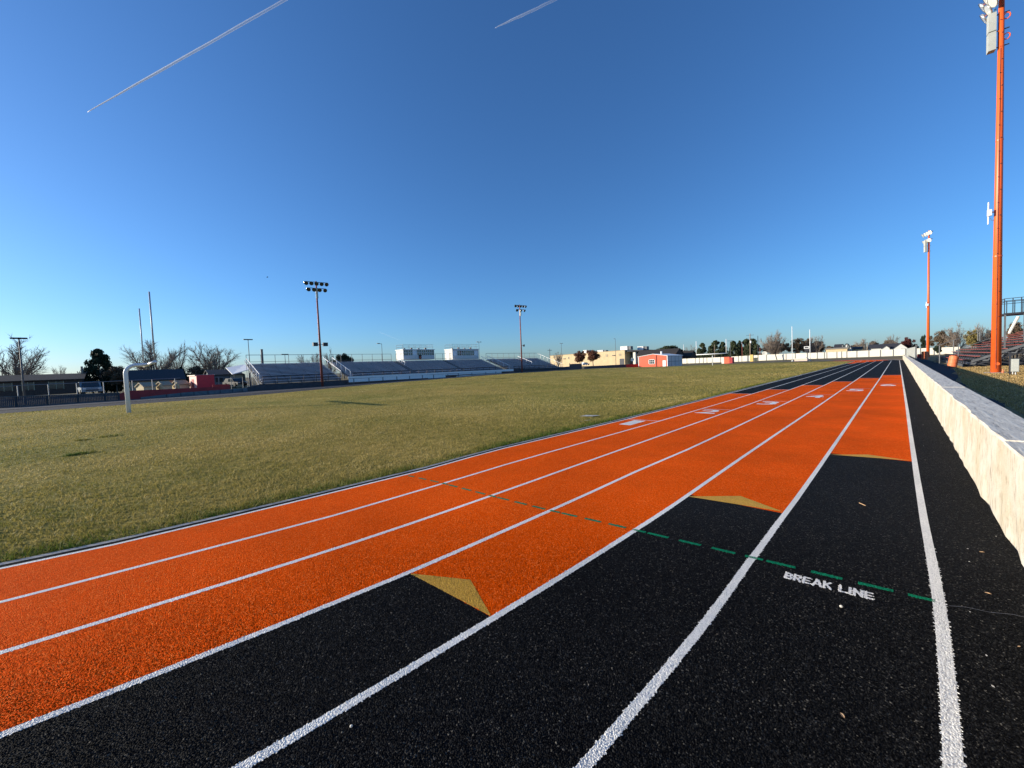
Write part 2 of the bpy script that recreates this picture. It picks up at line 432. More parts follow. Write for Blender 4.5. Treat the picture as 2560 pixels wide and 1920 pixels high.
# gold exchange-zone triangles
mb = MB()
T4A, T4C = path(3, -2.95, .03), path(4, -2.82, -.028)
for a, b, c in ((T4A, (-2.57, 1.97), T4C), ((-1.95, 5.12), (-1.44, 5.54), (-.93, 5.26)), ((-.85, 8.78), (-.37, 9.12), (.15, 8.96))):
    mb.add([(a[0], a[1], .0020), (c[0], c[1], .0020), (b[0], b[1], .0020)], [(0, 1, 2)])
o_gold = struct(mb.build('gold_triangles', m_gold))
# green dashes of the break line (a curve across the lanes)
BX = [-6.01, -5.1, -4.02, -3.07, -1.97, -.95, .19]; BY = [3.32, 3.44, 3.52, 3.61, 3.75, 3.87, 3.99]
mb = MB(); DASH = []
for k in range(6):
    x0 = -6.0+k*1.033
    for (a, b) in ((.02, .22), (.32, .51), (.60, .79), (.865, .995)) if k else ((.05, .2), (.32, .50), (.60, .79), (.87, .995)):
        a, b = x0+a*1.033, x0+b*1.033
        ya, yb = np.interp(a, BX, BY), np.interp(b, BX, BY); DASH.append((a, b, ya, yb))
        mb.quad((a, ya-.020, .0026), (b, yb-.020, .0026), (b, yb+.020, .0026), (a, ya+.020, .0026))
o_green = struct(mb.build('break_line_dashes', m_green))
mb = MB(); pts = [(.26, 3.97), (.34, 4.02), (.45, 4.04), (.55, 4.1), (.69, 4.12)]
for (a, b), (c, d) in zip(pts, pts[1:]): mb.quad((a, b-.003, .005), (c, d-.003, .005), (c, d+.003, .005), (a, b+.003, .005))
struct(mb.build('chalk_line', pm('faint_chalk', (.11, .11, .12), .9, 0, var=.5, vs=20)))

def text_mesh(txt, width, height, bold=.02, z=.0028):
    cu = bpy.data.curves.new('t', 'FONT'); cu.body = txt; cu.offset = bold; cu.size = 1; cu.space_character = 1.08
    ob = bpy.data.objects.new('t', cu); COL.objects.link(ob)
    dg = bpy.context.evaluated_depsgraph_get(); me = ob.evaluated_get(dg).to_mesh()
    vs = np.array([v.co[:] for v in me.vertices]); fs = [tuple(p.vertices) for p in me.polygons]
    ob.evaluated_get(dg).to_mesh_clear(); bpy.data.objects.remove(ob); bpy.data.curves.remove(cu)
    mn, mx = vs.min(0), vs.max(0)
    vs[:, 0] = (vs[:, 0]-mn[0])/(mx[0]-mn[0])*width; vs[:, 1] = (vs[:, 1]-mn[1])/(mx[1]-mn[1])*height; vs[:, 2] = z
    return vs, fs
GLYPH = {'B': [((.12,0),(.12,1)), ((.12,.9),(.62,.9)), ((.12,.5),(.66,.5)), ((.12,.1),(.66,.1)), ((.70,.56),(.70,.86)), ((.76,.14),(.76,.46))],
 'R': [((.12,0),(.12,1)), ((.12,.9),(.62,.9)), ((.12,.48),(.62,.48)), ((.72,.5),(.72,.88)), ((.42,.46),(.80,.0))],
 'E': [((.12,0),(.12,1)), ((.12,.9),(.82,.9)), ((.12,.5),(.70,.5)), ((.12,.1),(.82,.1))],
 'A': [((.10,0),(.46,1)), ((.90,0),(.54,1)), ((.22,.30),(.78,.30))],
 'K': [((.12,0),(.12,1)), ((.16,.44),(.78,1)), ((.36,.58),(.84,0))],
 'L': [((.12,0),(.12,1)), ((.12,.1),(.78,.1))], 'I': [((.12,0),(.12,1))],
 'N': [((.12,0),(.12,1)), ((.12,.95),(.84,.05)), ((.84,0),(.84,1))]}
ADV = {'I': .42, ' ': .60, 'A': 1.10, 'L': .98, 'N': 1.08, 'E': 1.04}
def lettering(txt, h, wx, sw):
    mb = MB(); x = 0; n = 0; segs = []
    for ch in txt:
        for (ax, ay), (bx, by) in GLYPH.get(ch, []):
            p, q = Vector((x+ax*wx, ay*h)), Vector((x+bx*wx, by*h)); d = (q-p).normalized(); nn = Vector((-d.y, d.x))*sw/2; n += 1; segs.append((tuple(p), tuple(q)))
            z = .0024+.0002*(n % 7)
            mb.quad((*(p-nn), z), (*(q-nn), z), (*(q+nn), z), (*(p+nn), z))
        x += wx*ADV.get(ch, 1.0)
    return mb, x, segs
mb, L_, segs = lettering('BREAK LINE', .112, .066, .0185)
k = .545/L_; an = math.atan2(.065, .52); ca, sa = math.cos(an), math.sin(an)
tf = lambda x, y: (-.648+x*k*ca-y*sa*.3, 3.663+x*k*sa+y*ca)
TEXTSEG = [(tf(*p), tf(*q)) for p, q in segs]
mb.v = [(-.648+x*k*ca-y*sa*.3, 3.663+x*k*sa+y*ca, z) for x, y, z in mb.v]
o_text = struct(mb.build('break_line_lettering', m_num))
# real rubber granules on the near part of the track, added to the mesh of whatever they are bound into
def granules():
    sp = .0088; gx, gy = np.meshgrid(np.arange(-7.2, .74, sp), np.arange(-2.2, 5.6, sp)); x = gx.ravel(); y = gy.ravel()
    x = x+rng.uniform(-.5, .5, len(x))*sp; y = y+rng.uniform(-.5, .5, len(y))*sp
    r = np.sqrt(x*x+y*y+CH*CH)
    d = np.stack([x, y, np.full(len(x), -CH)], 1); z = d @ np.array(fw)
    u = 1280+F*(d @ np.array(rt))/np.maximum(z, .01); v = 960-F*(d @ np.array(up))/np.maximum(z, .01)
    k = (z > .1) & (u > -260) & (u < 2820) & (v < 2180) & (r < 5.4) & (rng.random(len(x)) < 1.25-r/7)
    x, y, r = x[k], y[k], r[k]
    arc = y < S0
    off = np.where(arc, np.hypot(x-CX, y-S0)-RB, x-CX-RB); s = np.where(arc, np.arctan2(y-S0, x-CX)*RB, y-S0)
    line = np.stack([q*W+np.interp(s, SG, DEV[q]) for q in range(7)], 1); jit = rng.normal(0, .0022, len(x))
    hw = np.array([.029]*6+[.034])
    onl = (np.abs(off[:, None]+jit[:, None]-line) < hw).any(1)
    lane = (line < off[:, None]).sum(1)-1
    st = np.array([-13, -13, -13, 1.865-S0, 5.2-S0, 8.9-S0]); inl = (lane >= 0) & (lane < 6)
    l4 = np.clip((off-line[:, 3])/(line[:, 4]-line[:, 3]), 0, 1)
    org = inl & (s > np.where(lane == 3, -2.95+.13*l4, st[np.clip(lane, 0, 5)]))
    zone = np.where(org, 1, 0)
    def tri(A, B, C):
        def sd(P, Q): return (x-Q[0])*(P[1]-Q[1])-(P[0]-Q[0])*(y-Q[1])
        a, b, c = sd(A, B), sd(B, C), sd(C, A); return ~(((a < 0) | (b < 0) | (c < 0)) & ((a > 0) | (b > 0) | (c > 0)))
    zone[tri(T4A, (-2.57, 1.97), T4C) | tri((-1.95, 5.12), (-1.44, 5.54), (-.93, 5.26))] = 3
    gp = np.zeros(len(x), bool)
    for a, b, ya, yb in DASH: gp |= (x+jit > a) & (x+jit < b) & (np.abs(y+jit-np.interp(x, BX, BY)) < .022)
    zone[gp] = 4
    zone[onl] = 2
    tx = np.zeros(len(x), bool)
    for (px, py), (qx, qy) in TEXTSEG:
        L2 = (qx-px)**2+(qy-py)**2; t = ((x-px)*(qx-px)+(y-py)*(qy-py))/L2; tc_ = np.clip(t, 0, 1)
        tx |= np.hypot(x-px-tc_*(qx-px), y-py-tc_*(qy-py))+jit*.5 < .0088
    zone[tx] = 5
    zb = np.array([0, .0012, .0022, .0020, .0026, .0030])[zone]
    keep = (off > line[:, 0]-.105) & (off < line[:, 6]+.53)
    fade = np.clip((5.4-r)/1.6, 0, 1)
    h = (.0016+.0042*rng.random(len(x))**1.3)*(.25+.75*fade)*np.where(onl, .55, np.where(org, .8, 1)); rad = .0046+.0028*rng.random(len(x))
    for q, ob in enumerate((o_black, o_orange, o_white, o_gold, o_green, o_text)):
        m_ = keep & (zone == q)
        if m_.any(): add_gran(ob, x[m_], y[m_], zb[m_], h[m_], rad[m_])
def add_gran(ob, x, y, z, h, rad):
    n = len(x); K = 5; me = ob.data
    V = np.empty((n, K+1, 3), np.float32); a0 = rng.uniform(0, 6.283, n)
    for k in range(K):
        rr = rad*rng.uniform(.65, 1.2, n); V[:, k, 0] = x+rr*np.cos(a0+k*6.283/K); V[:, k, 1] = y+rr*np.sin(a0+k*6.283/K); V[:, k, 2] = z-.0006
    V[:, K, 0] = x+rng.normal(0, .0012, n); V[:, K, 1] = y+rng.normal(0, .0012, n); V[:, K, 2] = z+h
    nv = len(me.vertices); bv = np.empty(nv*3, np.float32); me.vertices.foreach_get('co', bv)
    bl = np.empty(len(me.loops), np.int32); me.loops.foreach_get('vertex_index', bl)
    bs = np.empty(len(me.polygons), np.int32); me.polygons.foreach_get('loop_start', bs)
    i0 = nv+np.arange(n, dtype=np.int32)[:, None]*(K+1)
    T = np.stack([np.concatenate([i0+k, i0+(k+1) % K, i0+K], 1) for k in range(K)], 1).reshape(-1)
    m2 = bpy.data.meshes.new(me.name); allv = np.concatenate([bv, V.reshape(-1)])
    m2.vertices.add(len(allv)//3); m2.vertices.foreach_set('co', allv)
    li = np.concatenate([bl, T]).astype(np.int32); m2.loops.add(len(li)); m2.loops.foreach_set('vertex_index', li)
    ls = np.concatenate([bs, len(bl)+3*np.arange(n*K)]).astype(np.int32); m2.polygons.add(len(ls)); m2.polygons.foreach_set('loop_start', ls)
    for mm in me.materials: m2.materials.append(mm)
    m2.update(calc_edges=True); ob.data = m2; bpy.data.meshes.remove(me)
granules()
for k, (Yt, xc) in enumerate(((10.95, -5.53), (14.42, -4.52), (17.9, -3.5), (21.3, -2.48), (25.3, -1.43), (29.2, -.36))):
    w = .36 if k == 0 else .60; h = .95+.1*k
    vs, fs = text_mesh(str(k+1), w, h, .02)
    mb = MB(); mb.add([(xc-w/2+x, Yt-h+y, z) for x, y, z in vs], fs); struct(mb.build('lane_number', m_num))
# faded white yard marks on the grass near the track
mb = MB()
for (u0_, u1_, v0_, v1_) in ((1448, 1482, 1048, 1056), (1448, 1505, 1037, 1042)):
    a, b = atZ(u0_, v1_, 0), atZ(u1_, v0_, 0)
    mb.quad((a.x, a.y, .02), (b.x, a.y+.15, .02), (b.x+.1, a.y+.55, .02), (a.x, a.y+.4, .02))
struct(mb.build('faded_field_marks', pm('faded_field_paint', (.45, .43, .36), .9, 0, var=.4, vs=9)))

# right of the wall: asphalt path then straw grass
mb = MB(); yy = list(range(-6, 142, 2)); vs = []; fs = []
for i, Y in enumerate(yy):
    j = .12*math.sin(Y*.7)+.08*math.sin(Y*1.9+1); xr = 2.25+j+ (0 if Y < 30 else (Y-30)*.055)
    xr = min(xr, 3.6+j)
    vs += [(1.12, Y, -.01), (xr, Y, -.01)]
    if i: fs.append((2*i-2, 2*i-1, 2*i+1, 2*i))
mb.add(vs, fs); struct(mb.build('asphalt_path', m_asphalt))
mb = MB(); mb.quad((1.2, -8, -.03), (60, -8, -.03), (60, 50, -.03), (1.2, 50, -.03)); mb.quad((1.2, 50, -.03), (60, 50, -.03), (60, 150, -.03), (1.2, 150, -.03))
struct(mb.build('straw_verge', m_drygrass))

# ------------------------------------------------------------------ grass blades
def grass(name, pts, hts, wid, mat, greens):
    n = len(pts); a = rng.uniform(0, 2*math.pi, n); lean = rng.normal(0, .55, (n, 2))*hts[:, None]
    c, s_ = np.cos(a)*wid/2, np.sin(a)*wid/2
    V = np.empty((n, 3, 3), np.float32)
    V[:, 0, 0] = pts[:, 0]-c; V[:, 0, 1] = pts[:, 1]-s_; V[:, 0, 2] = pts[:, 2]
    V[:, 1, 0] = pts[:, 0]+c; V[:, 1, 1] = pts[:, 1]+s_; V[:, 1, 2] = pts[:, 2]
    V[:, 2, 0] = pts[:, 0]+lean[:, 0]; V[:, 2, 1] = pts[:, 1]+lean[:, 1]; V[:, 2, 2] = pts[:, 2]+hts
    me = bpy.data.meshes.new(name); me.vertices.add(3*n); me.vertices.foreach_set('co', V.ravel())
    me.loops.add(3*n); me.loops.foreach_set('vertex_index', np.arange(3*n, dtype=np.int32))
    me.polygons.add(n); me.polygons.foreach_set('loop_start', np.arange(0, 3*n, 3, dtype=np.int32))
    at = me.attributes.new('tone', 'FLOAT', 'FACE'); at.data.foreach_set('value', greens.astype(np.float32))
    me.materials.append(mat); me.update(calc_edges=True)
    o = bpy.data.objects.new(name, me); COL.objects.link(o); o['kind'] = 'stuff'; return o
def blade_mat(name, stops):
    M, nt, b, tc, out = nodes(name)
    at = nt.nodes.new('ShaderNodeAttribute'); at.attribute_name = 'tone'
    r = ramp(nt, at.outputs['Fac'], stops); nt.links.new(r.outputs[0], b.inputs['Base Color'])
    b.inputs['Roughness'].default_value = .7; b.inputs['Specular IOR Level'].default_value = .2
    tr = nt.nodes.new('ShaderNodeBsdfTranslucent'); nt.links.new(r.outputs[0], tr.inputs[0])
    mx = nt.nodes.new('ShaderNodeMixShader'); mx.inputs[0].default_value = .3
    nt.links.new(b.outputs[0], mx.inputs[1]); nt.links.new(tr.outputs[0], mx.inputs[2]); nt.links.new(mx.outputs[0], out.inputs[0])
    return M
m_blade = blade_mat('grass_blade', [(0, (.055, .115, .013)), (.3, (.20, .19, .038)), (.55, (.35, .28, .074)), (.8, (.48, .365, .118)), (1, (.64, .49, .21))])
m_straw = blade_mat('straw_blade', [(0, (.15, .12, .04)), (.4, (.36, .245, .09)), (.8, (.52, .35, .14)), (1, (.64, .47, .24))])
def vnoise(x, y, s, seed):
    g = np.random.default_rng(seed).random((256, 256)); x = x*s; y = y*s
    i = np.floor(x).astype(int); j = np.floor(y).astype(int); fx = x-i; fy = y-j
    fx = fx*fx*(3-2*fx); fy = fy*fy*(3-2*fy); i %= 256; j %= 256; i1 = (i+1) % 256; j1 = (j+1) % 256
    return (g[i, j]*(1-fx)+g[i1, j]*fx)*(1-fy)+(g[i, j1]*(1-fx)+g[i1, j1]*fx)*fy
P = []
def scatter(n, x0, x1, y0, y1):
    x = rng.uniform(x0, x1, n); y = rng.uniform(y0, y1, n)
    edge = np.where(y < S0, np.hypot(x-CX, np.minimum(y-S0, 0))-RB, x-(CX+RB)) # metres outside the inner lane line
    edge = edge-np.interp(np.where(y < S0, np.arctan2(y-S0, x-CX)*RB, y-S0), SG, DEV[0]); k = edge < -.185
    return np.stack([x[k], y[k], edge[k]], 1)
n_ = 430000; th = rng.uniform(R_(-6), R_(102), n_); rr_ = np.exp(rng.uniform(math.log(5.5), math.log(105), n_))
x_ = -rr_*np.sin(th); y_ = rr_*np.cos(th)
ed = np.where(y_ < S0, np.hypot(x_-CX, np.minimum(y_-S0, 0))-RB, x_-(CX+RB))
dl = np.hypot(x_-FX, np.maximum(y_-YE, 0))
XL = lambda q: np.interp(q, [-40, 8, 30], [-49, -50.5, -58.7])
ed = ed-np.interp(np.where(y_ < S0, np.arctan2(y_-S0, x_-CX)*RB, y_-S0), SG, DEV[0])
ok = (ed < -.19) & (x_ > XL(y_)+.1) & ((y_ < YE) | (dl < 26.0))
A = np.stack([x_, y_, ed], 1)[ok]
fr = scatter(26000, -9, -5.9, -7, 30); fr = fr[fr[:, 2] > -.8]
tu = []
for (ua, va, ub, vb, n2, wd_) in ((196, 1100, 212, 1100, 320, .10), (165, 1139, 228, 1130, 420, .08), (245, 1094, 300, 1087, 160, .10)):
    p_, q_ = atZ(ua, va), atZ(ub, vb); t2 = rng.random(n2)
    tu.append(np.stack([p_.x+(q_.x-p_.x)*t2+rng.normal(0, wd_, n2), p_.y+(q_.y-p_.y)*t2+rng.normal(0, wd_*.6, n2), np.full(n2, -.35)], 1))
A = np.concatenate([A, fr]+tu)
cl = vnoise(A[:, 0]+90, A[:, 1]+90, 3.3, 3)*.5+vnoise(A[:, 0]+90, A[:, 1]+90, 9, 4)*.3+vnoise(A[:, 0]+90, A[:, 1]+90, .45, 5)*.6
keep = rng.random(len(A)) < .25+.9*cl; A = A[keep]; cl = cl[keep]
dist = np.hypot(A[:, 0], A[:, 1])
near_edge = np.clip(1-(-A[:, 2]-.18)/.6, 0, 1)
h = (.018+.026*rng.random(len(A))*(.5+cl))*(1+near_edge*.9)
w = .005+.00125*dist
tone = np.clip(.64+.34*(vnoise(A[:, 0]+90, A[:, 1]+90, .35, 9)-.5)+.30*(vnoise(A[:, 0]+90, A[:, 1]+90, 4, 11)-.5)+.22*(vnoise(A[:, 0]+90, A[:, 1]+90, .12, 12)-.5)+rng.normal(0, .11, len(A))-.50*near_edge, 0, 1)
Z = hz(A[:, 0], A[:, 1])-.015
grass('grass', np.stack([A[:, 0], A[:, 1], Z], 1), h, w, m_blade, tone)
# tufts on the straw verge
n = 60000; x = 2.3+rng.random(n)**1.3*9; y = rng.uniform(14, 60, n); k = x > 2.3+np.where(y > 30, (np.minimum(y, 54)-30)*.055, 0)+.05
x, y = x[k], y[k]
grass('dry_grass', np.stack([x, y, np.full(len(x), -.03)], 1), .03+.06*rng.random(len(x)), .01+.0011*y, m_straw, np.clip(.6+rng.normal(0, .25, len(x)), 0, 1))
# debris
def leaf(u, v, size, rot, label, z=.006):
    p = atZ(u, v, z); mb = MB(); n = 7
    L = [(-1, 0, 0), (-.45, .42, .12), (.3, .36, .2), (1, .05, .05), (.35, -.3, .18), (-.4, -.38, .1)]
    vs = [(p.x+size*(x*math.cos(rot)-y*math.sin(rot)), p.y+size*(x*math.sin(rot)+y*math.cos(rot)), z+size*zz) for x, y, zz in L]
    vs.append((p.x, p.y, z+size*.02)); fs = [(i, (i+1) % 6, 6) for i in range(6)]
    mb.add(vs, fs); mb.add([(a, b, c-.0015) for a, b, c in vs], [f[::-1] for f in fs])
    return tag(mb.build('leaf', m_leaf), label, 'leaf', 'dry leaves on the black track edge')
leaf(2455, 1380, .018, .3, 'tan dry leaf lying nearest the foot of the white wall')
leaf(2470, 1483, .017, -.2, 'tan curled dry leaf on black rubber beside the green break line end')
leaf(2106, 1788, .016, 2.2, 'small brown leaf alone on black lane in the foreground below the lettering')
leaf(2548, 1616, .010, .8, 'tiny pale leaf fragment at the far right edge of the black rubber')
mb = MB()
p = atZ(2103, 1514, .012); mb.lathe((p.x, p.y, .0), (0, 0, 1), [(0, .006), (.004, .0105), (.010, .010), (.015, .004), (.016, 0)], 9)
tag(mb.build('pebble', m_pebble, smooth=True), 'pale round pebble on black lane just below the break line lettering', 'pebble')
mb = MB(); p = atZ(878, 1813, .01); mb.lathe((p.x, p.y, 0), (0, 0, 1), [(0, .005), (.004, .008), (.008, .007), (.011, 0)], 8)
tag(mb.build('pebble', m_pebble, smooth=True), 'small tan pebble on black lane in the lower left foreground', 'pebble')
mb = MB()
for (u, v) in ((2150, 1262), (2425, 1130), (2330, 1100)):
    pass
a, b = atZ(2148, 1257, .009), atZ(2164, 1264, .009); mb.bar(a, b, .004, 5)
tag(mb.build('twig', m_leaf), 'thin pale straw lying on the black outer lane above the gold triangle line', 'twig')
mb = MB()
for i in range(34):
    x = rng.uniform(.3, .72); y = 2.2+rng.random()**1.6*40; s_ = rng.uniform(.003, .008); a = rng.uniform(0, 6.3)
    mb.add([(x+s_*math.cos(a+q)*(1.6 if q in (0, 3.14) else .7), y+s_*math.sin(a+q)*1.5, .004) for q in (0, 1.57, 3.14, 4.71)], [(0, 1, 2, 3)])
o = mb.build('paint_flecks', m_pebble); o['kind'] = 'stuff'

# ------------------------------------------------------------------ concrete wall (right)
wl = thing('concrete_wall', (.94, 55, 0), 'long low cream painted concrete wall along the outer edge of the track', 'wall')
yy = [-4]; 
while yy[-1] < 118: yy.append(yy[-1]+(.35 if yy[-1] < 30 else 1.2))
mb = MB(); vs = []; fs = []; H = .845
for i, Y in enumerate(yy):
    w1 = .008*math.sin(Y*1.7)+.006*math.sin(Y*4.1+1)+.006*rng.normal()
    base = .008*rng.normal()
    vs += [(.735+base, Y, -.05), (.738+w1*.6, Y, .42), (.745+w1, Y, H), (1.115, Y, H), (1.12, Y, -.1)]
    if i:
        a, b = 5*(i-1), 5*i
        fs += [(a+k, b+k, b+k+1, a+k+1) for k in range(4)]
fs += [(0, 1, 2, 3, 4), tuple(5*(len(yy)-1)+k for k in (4, 3, 2, 1, 0))]
mb.add(vs, fs); mb.build('wall_face', m_wall, wl)
mb = MB()
y = -4.0
while y < 118:
    L = 2.6+random.uniform(-.2, .3); t = random.uniform(.028, .042); dx = random.uniform(-.004, .008)
    y2 = min(118, y+L)
    n = 8; vs = []; fs = []
    for i in range(n+1):
        Y = y+.012+(y2-y-.012)*i/n; j = .008*rng.normal()
        vs += [(.738+dx+j, Y, H), (.744+dx+j, Y, H+t), (1.118+dx, Y, H+t), (1.122+dx, Y, H)]
        if i: a, b = 4*(i-1), 4*i; fs += [(a+k, b+k, b+k+1, a+k+1) for k in range(3)]
    fs += [(0, 1, 2, 3), (4*n+3, 4*n+2, 4*n+1, 4*n)]
    mb.add(vs, fs); y = y2
mb.build('wall_cap', m_cap, wl)

# ------------------------------------------------------------------ goalposts
def goalpost(loc, label, arm_dir, up_h, scale=1.0, base_label=None):
    """gooseneck football goal: post set back, curved neck, crossbar across X, two uprights"""
    t = thing('goalpost', loc, label, 'goalpost', 'football goalposts'); X, Y, Z = loc; r = .105; s = arm_dir
    H = 2.86; ln = 1.05
    mb = MB(); pts = [(X, Y, Z-.1), (X, Y, Z+H-.55)]
    for i in range(1, 8):
        a = i/7*math.pi/2; pts.append((X, Y+s*.5*(1-math.cos(a)), Z+H-.55+.5*math.sin(a)))
    pts.append((X, Y+s*ln, Z+H-.03)); mb.tube(pts, r, 14); mb.build('post', m_goal, t, smooth=True)
    mb = MB(); mb.tube([(X-3.55, Y+s*ln, Z+H), (X+3.55, Y+s*ln, Z+H)], .085 if Y < 50 else .11, 12); mb.build('crossbar', m_goal, t, smooth=True)
    for q in (-1, 1):
        mb = MB(); mb.tube([(X+q*3.5, Y+s*ln, Z+H+.02), (X+q*3.5, Y+s*ln, Z+H+up_h)], .036 if Y < 50 else .075, 10); mb.build('upright', pm('goalpost_white_backlit', (.42, .43, .45), .45, 0, var=.06) if Y < 50 else m_goal, t, smooth=True)  # near uprights: white paint grayed, the backlit shade is in the colour
    return t
gp = goalpost((-32.5, .02, 0), 'nearest white gooseneck goalpost standing on the grass at the left', 1, 3.85)
gp.rotation_euler = (0, 0, .0386)
goalpost((-33.2, 105.2, 0), 'far white goalpost beyond the grass before the white fence', -1, 3.5)
for u, vt, vb, lab in ((1981, 816, 902, 'tall white net pole at the far field end, just left of the scoreboard'), (2025.5, 824, 901, 'tall white net pole just right of the small black and white scoreboard')):
    p = atY(u, vb, 143); q = atY(u-1, vt, 143)
    t = thing('net_pole', (p.x, 143, p.z), lab, 'pole', 'white net poles at the far end of the field')
    mb = MB(); mb.tube([(p.x, 143, p.z-.2), (q.x, 143, q.z)], .085, 10); mb.build('shaft', m_whitepaint, t, smooth=True)
    mb = MB(); mb.lathe((p.x, 143, p.z-.1), (0, 0, 1), [(0, .25), (.16, .25), (.2, .12)], 10); mb.build('base', m_whitepaint, t)

# ------------------------------------------------------------------ floodlights
def lamp_meshes(front, shell):
    pass
def lamp(t, p, d, r=.3, shell=None, lens=None):
    """round floodlight: bowl reflector open towards d, glass front, ballast can behind"""
    shell = shell or m_silver; d = Vector(d).normalized(); p = Vector(p)
    mb = MB(); mb.lathe(p, d, [(-.42*r/.3, .0), (-.42*r/.3, .09), (-.2*r/.3, .12), (-.12, r*.6), (-.02, r*.92), (.06, r), (.065, r*.96)], 14)
    o = mb.build('lamp', shell, t, smooth=True)
    mb = MB(); mb.lathe(p, d, [(.045, 0.001), (.045, r*.95)], 14); mb.build('lens', lens or m_lampdark, o)
    return o
def flood_pole(loc, H, rb, rt_, mat, label, face, rows, lamp_r, boxes, group, speakers=None):
    X, Y, Z = loc; t = thing('floodlight_pole', loc, label, 'floodlight', group)
    mb = MB(); n = 14; mb.tube([(X, Y, Z-.2), (X, Y, Z+H*.5), (X, Y, Z+H)], [rb, (rb*.45+rt_*.55), rt_], 18); mb.build('pole', mat, t, smooth=True)
    f = Vector((*face, 0)).normalized(); sd = Vector((-f.y, f.x, 0))
    mb = MB(); z = 3.0; k = 0
    while z < H-1.2:
        rr = rb+(rt_-rb)*min(1, z/H); a = 1 if k % 2 else -1
        q = Vector((X, Y, Z+z)) - f*0 + Vector((.25*a, -1, 0)).normalized()*rr*.9
        mb.bar(q, q+Vector((.3*a, -1, 0)).normalized()*.10, .02, 5); z += .85; k += 1
    mb.build('climbing_peg', m_darksteel, t)
    for (dz, n_, half) in rows:
        mb = MB(); c = Vector((X, Y, Z+H+dz)); mb.bar(c-sd*(half+.15)+f*.22, c+sd*(half+.15)+f*.22, .06, 4); mb.bar(c-f*.05, c+f*.25, .06, 4)
        mb.build('crossarm', m_darksteel if mat is not m_or_steel else m_or_steel, t)
        for i in range(n_):
            q = c + sd*(-half+2*half*i/max(1, n_-1)) + f*.45 + Vector((0, 0, -.28))
            sw = (-.5+i/max(1, n_-1))*.55
            dd = f*.86 + sd*sw + Vector((0, 0, -.42)); lamp(t, q, dd, lamp_r, None, m_lens_pale if mat is m_or_steel else None)
    for (z0, z1, off, wd, dp) in boxes:
        mb = MB(); c = Vector((X, Y, 0)) + f*off
        a = c - sd*wd/2 - f*dp/2; b = c + sd*wd/2 - f*dp/2; c2 = c + sd*wd/2 + f*dp/2; d2 = c - sd*wd/2 + f*dp/2
        zm = (z0+z1)/2
        for lo, hi in ((z0, zm-.03), (zm+.03, z1)):
            mb.prism([(v.x, v.y, Z+lo) for v in (a, b, c2, d2)], (0, 0, hi-lo))
        mb.build('ballast_box', m_box, t)
        mb = MB()
        for zz in (z0+.15, zm, z1-.15):
            q = Vector((X, Y, Z+zz)); mb.bar(q-f*.35, q+f*(off), .035, 4)
        mb.build('box_bracket', m_darksteel, t)
    return t
OG = 'orange floodlight poles on the bleacher side'
Hn = 26.2
t = flood_pole((4.79, 42.5, 0), Hn, .245, .125, m_or_steel, 'nearest tall orange floodlight pole rising out of the top right of the picture', (-1, -.12), [(-.35, 5, 1.6), (-1.3, 4, 1.3)], .40,
           [(21.6, 24.0, .42, .42, .34)], OG)
mb = MB()
for zz in (22.3, 23.6):
    for k in range(10):
        a0, a1 = 2*math.pi*k/10, 2*math.pi*(k+1)/10
        c = Vector((5.03, 42.45, zz)); mb.bar(c+Vector((.12*math.cos(a0)*1.2, .1, .2*math.sin(a0))), c+Vector((.12*math.cos(a1)*1.2, .1, .2*math.sin(a1))), .03, 5)
mb.build('climbing_ring', m_or_steel, t)
p = atY(2494, 909.5, 42.24); mb = MB(); mb.lathe((p.x, 42.29, p.z), (.03, -1, 0), [(-.05, .105), (.035, .105), (.035, .0)], 18); mb.build('hand_hole_cover', m_or_steel, t, smooth=False)
mb = MB(); mb.lathe((4.79, 42.5, -.06), (0, 0, 1), [(0, .55), (.07, .55), (.09, .5), (.09, .0)], 18); mb.build('footing', m_concrete, t)
mb = MB()
for zz in (7.9, 15.6): mb.lathe((4.79, 42.5, zz), (0, 0, 1), [(0, .24-zz*.0046), (.0, .252-zz*.0046), (.09, .252-zz*.0046), (.09, .24-zz*.0046)], 18)
mb.build('joint_band', m_or_steel, t)
mb = MB(); mb.tube([(4.79-.03, 42.5-.25, .3), (4.79-.03, 42.5-.20, 12), (4.79-.03, 42.5-.155, 21.6)], .018, 5); mb.build('cable_conduit', m_polesteel, t)
# antenna on the pole
a = thing('antenna_unit', atY(2477, 532, 42.3), 'white wireless antenna bracketed to the left side of the near orange pole', 'antenna')
L = atY(2470, 532, 42.3); top = atY(2471.5, 506, 42.3); bot = atY(2470, 561, 42.3)
mb = MB(); mb.tube([top, bot], .035, 8); mb.build('rod', m_whitepaint, a)
mb = MB(); c = atY(2474, 532, 42.25); mb.box((c.x-.11, c.y-.09, c.z-.21), (c.x+.09, c.y+.09, c.z+.2)); mb.build('radio_box', m_lightgray, a)
mb = MB(); e = atY(2486, 530, 42.4); mb.bar((c.x, c.y, c.z+.03), e, .04, 6); q = atY(2484, 551, 42.4); q2 = atY(2475, 545, 42.3); mb.tube([q2, (q2+q)/2+Vector((0, 0, -.08)), q], .012, 5); mb.build('bracket', m_steel, a)
p2 = atY(2320.5, 892, 138)
t = flood_pole((5.17, 138, 0), 30.2, .30, .15, m_or_steel, 'orange floodlight pole farther back beyond the stands, seen whole', (-1, -.45), [(-.5, 4, 1.35), (-2.2, 3, 1.1)], .5, [(25.2, 28, .62, .55, .4)], OG)
a = thing('antenna_unit', atY(2316, 762, 137.6), 'tiny white antenna halfway up the distant orange pole', 'antenna')
